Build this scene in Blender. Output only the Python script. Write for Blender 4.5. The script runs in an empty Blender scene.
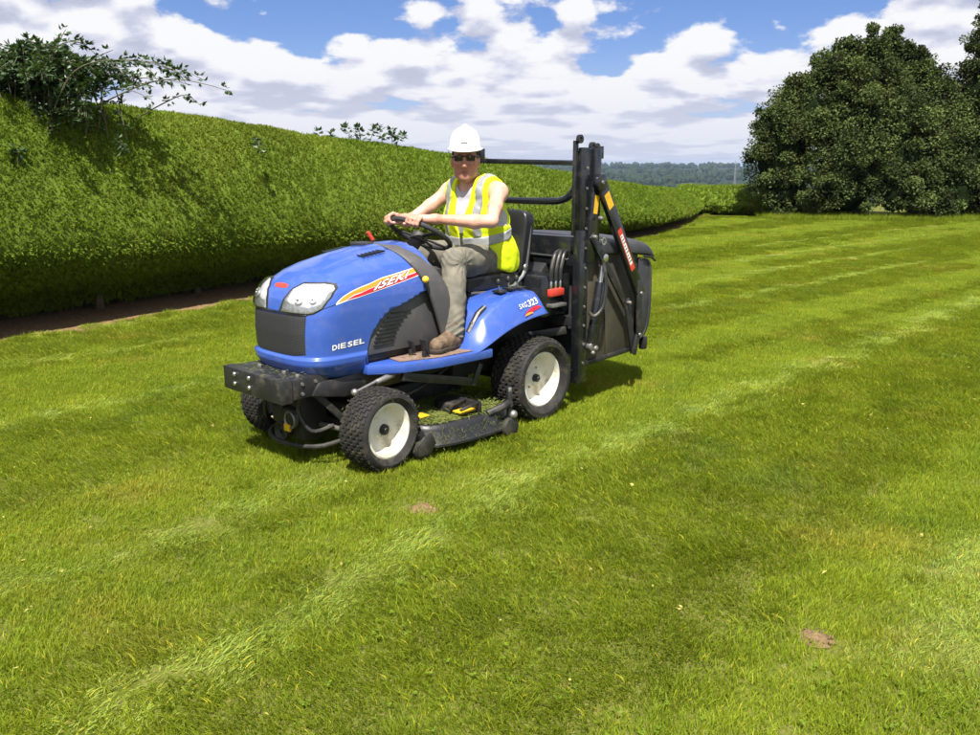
import bpy, bmesh, math, random
import numpy as np
from mathutils import Vector, Matrix, noise as mnoise
R = math.radians
random.seed(7); rng = np.random.default_rng(7)
scene = bpy.context.scene
col = scene.collection

# ------------------------------------------------------------------ camera
CAM_H = 1.5
cam_d = bpy.data.cameras.new('camera'); cam = bpy.data.objects.new('camera', cam_d); col.objects.link(cam)
cam.location = (0, 0, CAM_H)
cam.rotation_euler = (R(90 - 13.2086), 0, 0)
cam_d.sensor_width = 36.0; cam_d.lens = 36.0 * 850 / 980
cam_d.clip_start = 0.05; cam_d.clip_end = 20000
scene.camera = cam

# ------------------------------------------------------------------ light
SUN_H = Vector((-0.07, -0.997, 0)).normalized(); SUN_EL = R(59)
to_sun = Vector((SUN_H.x * math.cos(SUN_EL), SUN_H.y * math.cos(SUN_EL), math.sin(SUN_EL)))
sd = bpy.data.lights.new('sun', 'SUN'); sd.energy = 5.0; sd.angle = R(0.55); sd.color = (1.0, 0.955, 0.88)
sun = bpy.data.objects.new('sun', sd); col.objects.link(sun)
sun.rotation_euler = to_sun.to_track_quat('Z', 'Y').to_euler(); sun.location = (0, 0, 60)
scene.view_settings.view_transform = 'Standard'; scene.view_settings.look = 'None'
scene.view_settings.exposure = 0.95; scene.view_settings.gamma = 1.0
scene.view_settings.use_curve_mapping = False

class NT:
    """small node tree helper"""
    def __init__(s, tree): s.t = tree; s.n = tree.nodes; s.l = tree.links
    def new(s, typ, **kw):
        nd = s.n.new(typ)
        for k, v in kw.items(): setattr(nd, k, v)
        return nd
    def put(s, sock, v):
        if hasattr(v, 'is_linked') or isinstance(v, bpy.types.NodeSocket): s.l.new(v, sock)
        else: sock.default_value = v
    def math(s, op, a, b=0.0, clamp=False, c=None):
        nd = s.new('ShaderNodeMath', operation=op, use_clamp=clamp); s.put(nd.inputs[0], a); s.put(nd.inputs[1], b)
        if c is not None: s.put(nd.inputs[2], c)
        return nd.outputs[0]
    def vmath(s, op, a, b=None, scale=None):
        nd = s.new('ShaderNodeVectorMath', operation=op); s.put(nd.inputs[0], a)
        if b is not None: s.put(nd.inputs[1], b)
        if scale is not None: s.put(nd.inputs['Scale'], scale)
        return nd.outputs[0]
    def noise(s, vec, scale, detail=4, rough=0.5, dist=0.0, dim='3D'):
        nd = s.new('ShaderNodeTexNoise', noise_dimensions=dim)
        if vec is not None: s.put(nd.inputs['Vector'], vec)
        s.put(nd.inputs['Scale'], scale); s.put(nd.inputs['Detail'], detail)
        s.put(nd.inputs['Roughness'], rough); s.put(nd.inputs['Distortion'], dist)
        return nd.outputs['Fac']
    def ramp(s, fac, stops, interp='LINEAR'):
        nd = s.new('ShaderNodeValToRGB'); cr = nd.color_ramp; cr.interpolation = interp
        while len(cr.elements) < len(stops): cr.elements.new(0.5)
        for e, (p, c) in zip(cr.elements, stops): e.position = p; e.color = (*c, 1) if len(c) == 3 else c
        s.put(nd.inputs[0], fac); return nd.outputs[0]
    def maprange(s, v, a, b, c, d, smooth=True):
        nd = s.new('ShaderNodeMapRange', interpolation_type='SMOOTHSTEP' if smooth else 'LINEAR')
        s.put(nd.inputs[0], v)
        for i, q in zip((1, 2, 3, 4), (a, b, c, d)): s.put(nd.inputs[i], q)
        return nd.outputs[0]
    def mix(s, f, a, b, blend='MIX'):
        nd = s.new('ShaderNodeMix', data_type='RGBA', blend_type=blend); s.put(nd.inputs[0], f)
        for sk, v in ((nd.inputs[6], a), (nd.inputs[7], b)):
            if isinstance(v, bpy.types.NodeSocket): s.l.new(v, sk)
            else: sk.default_value = (*v, 1) if len(v) == 3 else v
        return nd.outputs[2]

CLOUD_SEED = 11.3
# ------------------------------------------------------------------ sky with fair-weather cumulus
world = bpy.data.worlds.new('World'); scene.world = world; world.use_nodes = True
w = NT(world.node_tree); w.n.clear()
sky = w.new('ShaderNodeTexSky', sky_type='NISHITA'); sky.sun_disc = False
sky.sun_elevation = SUN_EL; sky.sun_rotation = math.atan2(SUN_H.x, SUN_H.y)
sky.air_density = 1.0; sky.dust_density = 0.25; sky.ozone_density = 2.2
gen = w.new('ShaderNodeTexCoord').outputs['Generated']
sep = w.new('ShaderNodeSeparateXYZ'); w.l.new(gen, sep.inputs[0])
zc = w.math('MAXIMUM', sep.outputs[2], 0.0)
def cloud_density(dz):
    zq = w.math('MAXIMUM', w.math('ADD', sep.outputs[2], dz), 0.0)
    # clouds bunch up towards the horizon and stay round overhead
    fall = w.math('SUBTRACT', 1.0, w.math('EXPONENT', w.math('MULTIPLY', zq, -20.0)))
    rad_s = w.math('MULTIPLY', w.math('EXPONENT', w.math('SUBTRACT', w.math('MULTIPLY', zq, -1.3), w.math('MULTIPLY', fall, 0.55))), 3.0)
    hl = w.math('SQRT', w.math('ADD', w.math('MULTIPLY', sep.outputs[0], sep.outputs[0]), w.math('ADD', w.math('MULTIPLY', sep.outputs[1], sep.outputs[1]), 1e-5)))
    ca_, sa_ = math.cos(R(6.7)), math.sin(R(6.7))      # turn of the cloud field about the zenith
    xr_ = w.math('ADD', w.math('MULTIPLY', sep.outputs[0], ca_), w.math('MULTIPLY', sep.outputs[1], sa_)); yr_ = w.math('SUBTRACT', w.math('MULTIPLY', sep.outputs[1], ca_), w.math('MULTIPLY', sep.outputs[0], sa_))
    cx_ = w.math('MULTIPLY', w.math('DIVIDE', xr_, hl), rad_s); cy_ = w.math('MULTIPLY', w.math('DIVIDE', yr_, hl), rad_s)
    cb = w.new('ShaderNodeCombineXYZ'); w.l.new(cx_, cb.inputs[0]); w.l.new(cy_, cb.inputs[1]); cb.inputs[2].default_value = CLOUD_SEED
    big = w.noise(cb.outputs[0], 1.7, 1, 0.5)
    mid = w.noise(cb.outputs[0], 4.6, 2, 0.5, 0.15)
    vor = w.new('ShaderNodeTexVoronoi', feature='SMOOTH_F1'); vor.inputs['Scale'].default_value = 11.0; vor.inputs['Smoothness'].default_value = 0.6
    wob = w.new('ShaderNodeTexNoise'); w.l.new(cb.outputs[0], wob.inputs['Vector']); wob.inputs['Scale'].default_value = 12.0; wob.inputs['Detail'].default_value = 4.0
    w.l.new(w.vmath('ADD', cb.outputs[0], w.vmath('SCALE', wob.outputs['Color'], scale=0.09)), vor.inputs['Vector'])
    puff = w.math('SUBTRACT', 1.0, w.math('MULTIPLY', vor.outputs['Distance'], 1.25))
    fine = w.noise(cb.outputs[0], 22.0, 6, 0.62)
    s1 = w.math('ADD', w.math('MULTIPLY', big, 0.42), w.math('MULTIPLY', mid, 0.48))
    s2 = w.math('ADD', w.math('MULTIPLY', puff, 0.20), w.math('MULTIPLY', fine, 0.17))
    return w.math('ADD', s1, s2)
d0 = cloud_density(0.0); d1 = cloud_density(0.022)
near_h = w.maprange(sep.outputs[2], 0.0, 0.20, 0.09, 0.0)
d0b = w.math('ADD', d0, near_h)
mask = w.maprange(d0b, 0.556, 0.608, 0.0, 1.0)
lit = w.math('ADD', w.math('MULTIPLY', w.math('SUBTRACT', d0, d1), 7.0), 0.58, clamp=True)
thick = w.maprange(d0b, 0.66, 0.84, 0.0, 0.10)
lit2 = w.math('SUBTRACT', lit, thick, clamp=True)
ccol = w.ramp(lit2, [(0.0, (5.7, 5.9, 7.3)), (0.32, (6.9, 7.05, 8.4)), (0.60, (8.9, 8.95, 9.7)), (0.88, (10.3, 10.25, 10.3))])
hz = w.maprange(sep.outputs[2], 0.0, 0.15, 0.60, 0.0)
skyblue = w.vmath('MULTIPLY', sky.outputs[0], (0.70, 0.82, 1.22))
skyc = w.mix(hz, skyblue, (6.4, 7.0, 9.0))
ccol2 = w.mix(w.maprange(sep.outputs[2], 0.0, 0.13, 0.66, 0.0), ccol, (7.6, 7.8, 9.1))
fin = w.mix(w.math('MULTIPLY', mask, 0.97), skyc, ccol2)
bg = w.new('ShaderNodeBackground'); w.l.new(fin, bg.inputs[0]); bg.inputs[1].default_value = 0.05
world.cycles.sampling_method = 'MANUAL'; world.cycles.sample_map_resolution = 512
out = w.new('ShaderNodeOutputWorld'); w.l.new(bg.outputs[0], out.inputs[0])

# ------------------------------------------------------------------ helpers
def tag(o, label=None, cat=None, group=None, kind=None):
    if label: o['label'] = label
    if cat: o['category'] = cat
    if group: o['group'] = group
    if kind: o['kind'] = kind
    return o
def empty(name, loc=(0, 0, 0), rz=0.0, parent=None):
    o = bpy.data.objects.new(name, None); col.objects.link(o); o.location = loc; o.rotation_euler = (0, 0, rz)
    o.empty_display_size = 0.1
    if parent: o.parent = parent
    return o
def npmesh(name, V, Fq, mats, parent=None, smooth=True, fmat=None, link=True):
    """mesh from numpy arrays; Fq a list of (n,k) index arrays"""
    if isinstance(Fq, np.ndarray): Fq = [Fq]
    me = bpy.data.meshes.new(name)
    V = np.asarray(V, np.float32); nv = len(V)
    loops = np.concatenate([f.ravel() for f in Fq]).astype(np.int32)
    tot = np.concatenate([np.full(len(f), f.shape[1], np.int32) for f in Fq])
    st = np.concatenate([[0], np.cumsum(tot)[:-1]]).astype(np.int32)
    me.vertices.add(nv); me.loops.add(len(loops)); me.polygons.add(len(tot))
    me.vertices.foreach_set('co', V.ravel()); me.loops.foreach_set('vertex_index', loops)
    me.polygons.foreach_set('loop_start', st); me.polygons.foreach_set('loop_total', tot)
    if fmat is not None: me.polygons.foreach_set('material_index', np.asarray(fmat, np.int32))
    me.polygons.foreach_set('use_smooth', np.full(len(tot), smooth, bool))
    me.update(calc_edges=True); me.validate()
    for m in (mats if isinstance(mats, (list, tuple)) else [mats]): me.materials.append(m)
    o = bpy.data.objects.new(name, me)
    if link: col.objects.link(o)
    if parent: o.parent = parent
    return o
def set_color(me, name, C):
    a = me.color_attributes.new(name, 'FLOAT_COLOR', 'POINT')
    C = np.asarray(C, np.float32)
    if C.shape[1] == 3: C = np.concatenate([C, np.ones((len(C), 1), np.float32)], 1)
    a.data.foreach_set('color', C.ravel())

class MB:
    """collects shapes; build() links them as one mesh object"""
    def __init__(s): s.bm = bmesh.new()
    def merge(s, b2, M=None):
        if M is not None: b2.transform(M)
        me = bpy.data.meshes.new('t'); b2.to_mesh(me); b2.free(); s.bm.from_mesh(me); bpy.data.meshes.remove(me); return s
    def box(s, x0, x1, y0, y1, z0, z1, bev=0.004, seg=2, M=None):
        b = bmesh.new(); bmesh.ops.create_cube(b, size=1.0)
        b.transform(Matrix.Translation(((x0+x1)/2, (y0+y1)/2, (z0+z1)/2)) @ Matrix.Diagonal((abs(x1-x0), abs(y1-y0), abs(z1-z0), 1)))
        if bev: bmesh.ops.bevel(b, geom=b.edges[:], offset=bev, segments=seg, affect='EDGES', profile=0.5)
        return s.merge(b, M)
    def bar(s, p, q, wd, th, up=(0, 0, 1), bev=0.003):
        """rectangular bar from p to q, wd across, th along up"""
        p, q = Vector(p), Vector(q); d = q - p; L = d.length; d.normalize(); u = Vector(up); u = (u - d * u.dot(d)).normalized(); v = u.cross(d)
        M = Matrix((( d.x, v.x, u.x, p.x), (d.y, v.y, u.y, p.y), (d.z, v.z, u.z, p.z), (0, 0, 0, 1)))
        return s.box(0, L, -wd/2, wd/2, -th/2, th/2, bev, 2, M)
    def cyl(s, p, q, r0, r1=None, seg=20, bev=0.0):
        r1 = r0 if r1 is None else r1
        p, q = Vector(p), Vector(q); d = q - p; L = d.length
        b = bmesh.new(); bmesh.ops.create_cone(b, cap_ends=True, segments=seg, radius1=r0, radius2=r1, depth=L)
        if bev:
            ed = [e for e in b.edges if abs(e.verts[0].co.z - e.verts[1].co.z) < 1e-6]
            bmesh.ops.bevel(b, geom=ed, offset=bev, segments=2, affect='EDGES', profile=0.5)
        M = Matrix.Translation((p + q) / 2) @ d.to_track_quat('Z', 'Y').to_matrix().to_4x4()
        return s.merge(b, M)
    def ball(s, c, r, seg=14):
        b = bmesh.new(); bmesh.ops.create_uvsphere(b, u_segments=seg, v_segments=max(6, seg // 2), radius=1.0)
        rr = r if isinstance(r, (tuple, list)) else (r, r, r)
        return s.merge(b, Matrix.Translation(c) @ Matrix.Diagonal((*rr, 1)))
    def tube(s, pts, r, seg=10, closed=False, smooth_n=0):
        P = [Vector(p) for p in pts]
        if smooth_n: P = catmull(P, smooth_n, closed)
        n = len(P); rr = r if isinstance(r, (list, tuple, np.ndarray)) else [r] * n
        if len(rr) != n: rr = np.interp(np.linspace(0, 1, n), np.linspace(0, 1, len(rr)), rr)
        b = s.bm; rings = []; prev = None
        for i in range(n):
            t = (P[(i+1) % n] - P[i-1]) if closed else (P[min(i+1, n-1)] - P[max(i-1, 0)])
            t.normalize()
            if prev is None:
                a = Vector((0, 0, 1)) if abs(t.z) < 0.9 else Vector((1, 0, 0)); u = t.cross(a).normalized()
            else: u = (prev - t * prev.dot(t)).normalized()
            prev = u; v = t.cross(u)
            rings.append([b.verts.new(P[i] + (u * math.cos(2*math.pi*k/seg) + v * math.sin(2*math.pi*k/seg)) * rr[i]) for k in range(seg)])
        m = n if closed else n - 1
        for i in range(m):
            A, B = rings[i], rings[(i+1) % n]
            for k in range(seg): b.faces.new((A[k], A[(k+1) % seg], B[(k+1) % seg], B[k]))
        if not closed: b.faces.new(rings[0][::-1]); b.faces.new(rings[-1])
        return s
    def lathe(s, prof, c, axis='y', seg=48, sign=1):
        """prof: (r, h) list, turned about an axis through c"""
        b = s.bm; rings = []
        for r, hh in prof:
            ring = []
            for k in range(seg):
                a = 2*math.pi*k/seg
                if axis == 'y': co = (c[0] + r*math.cos(a), c[1] + sign*hh, c[2] + r*math.sin(a))
                elif axis == 'z': co = (c[0] + r*math.cos(a), c[1] + r*math.sin(a), c[2] + hh)
                else: co = (c[0] + sign*hh, c[1] + r*math.cos(a), c[2] + r*math.sin(a))
                ring.append(b.verts.new(co))
            rings.append(ring)
        for A, B in zip(rings[:-1], rings[1:]):
            for k in range(seg): b.faces.new((A[k], A[(k+1) % seg], B[(k+1) % seg], B[k]))
        return s
    def prism(s, poly, a, y0, y1, bev=0.0):
        """poly extruded along one axis: a='y' poly=(x,z); a='z' poly=(x,y); a='x' poly=(y,z)"""
        b = bmesh.new()
        def co(u, v, t): return {'y': (u, t, v), 'z': (u, v, t), 'x': (t, u, v)}[a]
        A = [b.verts.new(co(u, v, y0)) for u, v in poly]; B = [b.verts.new(co(u, v, y1)) for u, v in poly]
        b.faces.new(A); b.faces.new(B[::-1]); n = len(poly)
        for k in range(n): b.faces.new((A[k], B[k], B[(k+1) % n], A[(k+1) % n]))
        bmesh.ops.recalc_face_normals(b, faces=b.faces[:])
        if bev: bmesh.ops.bevel(b, geom=b.edges[:], offset=bev, segments=2, affect='EDGES', profile=0.5)
        return s.merge(b)
    def grid(s, rows, flip=False):
        b = s.bm; G = [[b.verts.new(p) for p in r] for r in rows]
        for i in range(len(G)-1):
            for j in range(len(G[0])-1):
                f = (G[i][j], G[i][j+1], G[i+1][j+1], G[i+1][j]); b.faces.new(f[::-1] if flip else f)
        return s
    def build(s, name, m, parent=None, smooth=35, solid=0.0, sub=0, loc=None, recalc=True):
        if recalc: bmesh.ops.recalc_face_normals(s.bm, faces=s.bm.faces[:])
        me = bpy.data.meshes.new(name); s.bm.to_mesh(me); s.bm.free()
        for q in (m if isinstance(m, (list, tuple)) else [m]): me.materials.append(q)
        if smooth:
            me.polygons.foreach_set('use_smooth', np.ones(len(me.polygons), bool)); me.set_sharp_from_angle(angle=R(smooth))
        o = bpy.data.objects.new(name, me); col.objects.link(o)
        if parent: o.parent = parent
        if loc: o.location = loc
        if solid: md = o.modifiers.new('solid', 'SOLIDIFY'); md.thickness = solid; md.offset = -1
        if sub: md = o.modifiers.new('sub', 'SUBSURF'); md.levels = sub; md.render_levels = sub
        return o
def catmull(P, n, closed=False):
    out = []; N = len(P)
    rng_ = range(N if closed else N - 1)
    for i in rng_:
        if closed: p0, p1, p2, p3 = P[i-1], P[i], P[(i+1) % N], P[(i+2) % N]
        else: p0, p1, p2, p3 = P[max(i-1, 0)], P[i], P[i+1], P[min(i+2, N-1)]
        for k in range(n):
            t = k / n
            out.append(0.5 * ((2*p1) + (p2-p0)*t + (2*p0-5*p1+4*p2-p3)*t*t + (3*p1-p0-3*p2+p3)*t**3))
    if not closed: out.append(P[-1].copy())
    return out

def mat(name, c, rough=0.5, metal=0.0, var=0.0, vscale=8.0, bump=0.0, bscale=60.0, coat=0.0, spec=0.5, dirt=None, dscale=5.0, damt=0.5):
    m = bpy.data.materials.new(name); m.use_nodes = True; t = NT(m.node_tree); b = t.n['Principled BSDF']
    b.inputs['Roughness'].default_value = rough; b.inputs['Metallic'].default_value = metal
    b.inputs['Specular IOR Level'].default_value = spec
    if coat: b.inputs['Coat Weight'].default_value = coat; b.inputs['Coat Roughness'].default_value = 0.06
    co = t.new('ShaderNodeTexCoord').outputs['Object']
    base = (*c, 1); cs = None
    if var:
        f = t.noise(co, vscale, 5, 0.6)
        cs = t.ramp(f, [(0.25, tuple(max(0, x*(1-var)) for x in c)), (0.75, tuple(min(1, x*(1+var)) for x in c))])
    if dirt is not None:
        f = t.noise(co, dscale, 8, 0.65)
        f2 = t.maprange(f, 0.48, 0.68, 0.0, damt)
        cs = t.mix(f2, cs if cs is not None else c, dirt)
        rr = t.maprange(f2, 0, 1, rough, 0.85); t.l.new(rr, b.inputs['Roughness'])
    if cs is not None: t.l.new(cs, b.inputs['Base Color'])
    else: b.inputs['Base Color'].default_value = base
    if bump:
        nb = t.new('ShaderNodeBump'); nb.inputs['Strength'].default_value = bump; nb.inputs['Distance'].default_value = 0.01
        t.l.new(t.noise(co, bscale, 4), nb.inputs['Height']); t.l.new(nb.outputs[0], b.inputs['Normal'])
    return m
def leaf_mat(name, dark, light, scale=1.5, trans=0.3, rough=0.5, attr=None, spec=0.35, yellow=None, fine=14.0, cool=None):
    m = bpy.data.materials.new(name); m.use_nodes = True; t = NT(m.node_tree); b = t.n['Principled BSDF']
    pos = t.new('ShaderNodeNewGeometry').outputs['Position']
    f = t.math('ADD', t.math('MULTIPLY', t.noise(pos, scale, 3), 0.65), t.math('MULTIPLY', t.noise(pos, fine, 2), 0.35))
    c = t.ramp(f, [(0.32, dark), (0.66, light)])
    if yellow is not None:
        c = t.mix(t.maprange(t.noise(pos, scale*0.6, 4, 0.6), 0.53, 0.70, 0.0, 0.75), c, yellow)
    if cool is not None:
        c = t.mix(t.maprange(t.noise(t.vmath('ADD', pos, (31.0, 7.0, 3.0)), 1.5, 4, 0.62), 0.56, 0.72, 0.0, 0.5), c, cool)
    if attr:
        a = t.new('ShaderNodeAttribute', attribute_name=attr); c = t.mix(1.0, c, a.outputs['Color'], 'MULTIPLY')
    t.l.new(c, b.inputs['Base Color']); b.inputs['Roughness'].default_value = rough; b.inputs['Specular IOR Level'].default_value = spec
    tr = t.new('ShaderNodeBsdfTranslucent'); t.l.new(t.mix(1.0, c, (1.25, 1.2, 0.55), 'MULTIPLY'), tr.inputs[0])
    mx = t.new('ShaderNodeMixShader'); mx.inputs[0].default_value = trans
    t.l.new(b.outputs[0], mx.inputs[1]); t.l.new(tr.outputs[0], mx.inputs[2])
    t.l.new(mx.outputs[0], t.n['Material Output'].inputs[0])
    return m
def sstep(a, b, x): t = np.clip((x - a) / (b - a), 0, 1); return t*t*(3-2*t)

# ================================================================== SETTING
YAW = R(43.08)
DM = np.array([math.sin(YAW), math.cos(YAW)]); LM = np.array([math.cos(YAW), -math.sin(YAW)])   # mowing direction and its left normal
MOWER_O = np.array([0.31, 4.99]) - 0.5 * LM
FWD = -DM

def fbm2(x, y, s, seed=0.0, oct=3):
    """cheap smooth value noise on arrays"""
    out = np.zeros_like(np.asarray(x, float)); amp = 1.0; tot = 0
    for o in range(oct):
        X = np.asarray(x) * s * 2**o + 17.3*o + seed; Y = np.asarray(y) * s * 2**o + 9.1*o - seed
        xi = np.floor(X); yi = np.floor(Y); fx = X - xi; fy = Y - yi; fx = fx*fx*(3-2*fx); fy = fy*fy*(3-2*fy)
        def hsh(a, b): v = np.sin(a*127.1 + b*311.7 + seed) * 43758.5453; return v - np.floor(v)
        n = (hsh(xi, yi)*(1-fx) + hsh(xi+1, yi)*fx)*(1-fy) + (hsh(xi, yi+1)*(1-fx) + hsh(xi+1, yi+1)*fx)*fy
        out += n*amp; tot += amp; amp *= 0.5
    return out / tot

def zg(x, y):
    x = np.asarray(x, float); y = np.asarray(y, float); r = np.hypot(x, y)
    z = 0.0 - 15*sstep(38, 170, r) - 9*sstep(150, 520, r) + 27.5*sstep(900, 2500, r) + 3*sstep(2300, 3400, r)
    z = z + sstep(700, 2200, r) * (fbm2(x, y, 0.0016, 3.0) - 0.5) * 9
    return z

# --- ground sheet
rad = np.concatenate([[0.0], np.geomspace(0.6, 9000, 120)]); na = 160
ang = np.linspace(0, 2*np.pi, na, endpoint=False)
GX = np.concatenate([[0.0], (rad[1:, None]*np.cos(ang)[None]).ravel()]); GY = np.concatenate([[0.0], (rad[1:, None]*np.sin(ang)[None]).ravel()])
GV = np.stack([GX, GY, zg(GX, GY)], 1)
k = np.arange(na); tri = np.stack([np.zeros(na, int), 1+k, 1+(k+1) % na], 1)
qs = []
for i in range(len(rad)-2):
    a = 1+i*na; qs.append(np.stack([a+k, a+na+k, a+na+(k+1) % na, a+(k+1) % na], 1))
def ground_material():
    m = bpy.data.materials.new('turf_soil'); m.use_nodes = True; t = NT(m.node_tree); b = t.n['Principled BSDF']
    pos = t.new('ShaderNodeNewGeometry').outputs['Position']
    near = t.ramp(t.noise(pos, 38.0, 6, 0.7), [(0.3, (0.050, 0.060, 0.012)), (0.5, (0.11, 0.125, 0.020)), (0.68, (0.19, 0.16, 0.06))])
    # far fields: hedged parcels with woods between
    vor = t.new('ShaderNodeTexVoronoi'); vor.inputs['Scale'].default_value = 0.0042; t.l.new(pos, vor.inputs['Vector'])
    sepc = t.new('ShaderNodeSeparateColor'); t.l.new(vor.outputs['Color'], sepc.inputs[0])
    fields = t.ramp(sepc.outputs[0], [(0.0, (0.035, 0.055, 0.018)), (0.45, (0.06, 0.09, 0.025)), (0.75, (0.045, 0.07, 0.02)), (1.0, (0.11, 0.105, 0.05))])
    woods = t.maprange(t.noise(pos, 0.006, 4, 0.6), 0.36, 0.46, 0, 1)
    far = t.mix(woods, fields, (0.014, 0.026, 0.011))
    ln = t.new('ShaderNodeVectorMath', operation='LENGTH'); t.l.new(pos, ln.inputs[0])
    c = t.mix(t.maprange(ln.outputs['Value'], 60, 200, 0, 1), near, far)
    t.l.new(c, b.inputs['Base Color']); b.inputs['Roughness'].default_value = 0.95; b.inputs['Specular IOR Level'].default_value = 0.1
    return m
ground = npmesh('ground', GV, [tri] + qs, ground_material()); tag(ground, 'ground under the lawn running out to far hills', kind='structure')

# --- leaf scatter: each leaf one bent diamond
def diamonds(P, D, L, Wd, side=None, bend=0.0):
    n = len(P); D = D / np.linalg.norm(D, axis=1, keepdims=True)
    if side is None:
        side = np.cross(D, rng.normal(size=(n, 3)))
    side = side / (np.linalg.norm(side, axis=1, keepdims=True) + 1e-9)
    nrm = np.cross(D, side); L = np.asarray(L).reshape(-1, 1); Wd = np.asarray(Wd).reshape(-1, 1)
    mid = P + D*L*0.45 + nrm*L*bend
    V = np.stack([P, mid - side*Wd/2, P + D*L, mid + side*Wd/2], 1).reshape(-1, 3)
    Fq = np.arange(4*n).reshape(n, 4)
    return V, Fq

# --- clipped conifer hedge ------------------------------------------------
M_core = mat('hedge_inner_growth', (0.095, 0.135, 0.016), 0.95, var=0.35, vscale=5, spec=0.1, bump=1.0, bscale=45)
M_hedge = leaf_mat('hedge_foliage', (0.105, 0.165, 0.014), (0.190, 0.265, 0.026), 0.9, 0.36, 0.65, 'tint', 0.15, yellow=(0.21, 0.245, 0.035))
M_bark = mat('bark', (0.10, 0.075, 0.05), 0.9, var=0.4, vscale=14, bump=0.5, bscale=40, spec=0.2)
PROF = np.array([(-1.05, 0.0), (-.95, .10), (-.30, .21), (-.03, .30), (0, .36), (-.12, .50), (-.38, .70), (-.64, .88), (-.80, .96), (-1.0, 1.0), (-1.6, .995), (-2.1, .90), (-2.3, .6), (-2.3, 0)])
def hedge_frame(path, hts, step):
    P = np.array([list(p) for p in catmull([Vector((a, b, 0)) for a, b in path], 24)])[:, :2]
    s = np.concatenate([[0], np.cumsum(np.linalg.norm(np.diff(P, axis=0), axis=1))])
    su = np.arange(0, s[-1], step)
    Q = np.stack([np.interp(su, s, P[:, 0]), np.interp(su, s, P[:, 1])], 1)
    T = np.gradient(Q, axis=0); T /= np.linalg.norm(T, axis=1, keepdims=True)
    N = np.stack([T[:, 1], -T[:, 0]], 1)
    key = np.array(hts); Hh = np.interp(su, key[:, 0] * s[-1], key[:, 1])
    return su, Q, T, N, Hh
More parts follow.
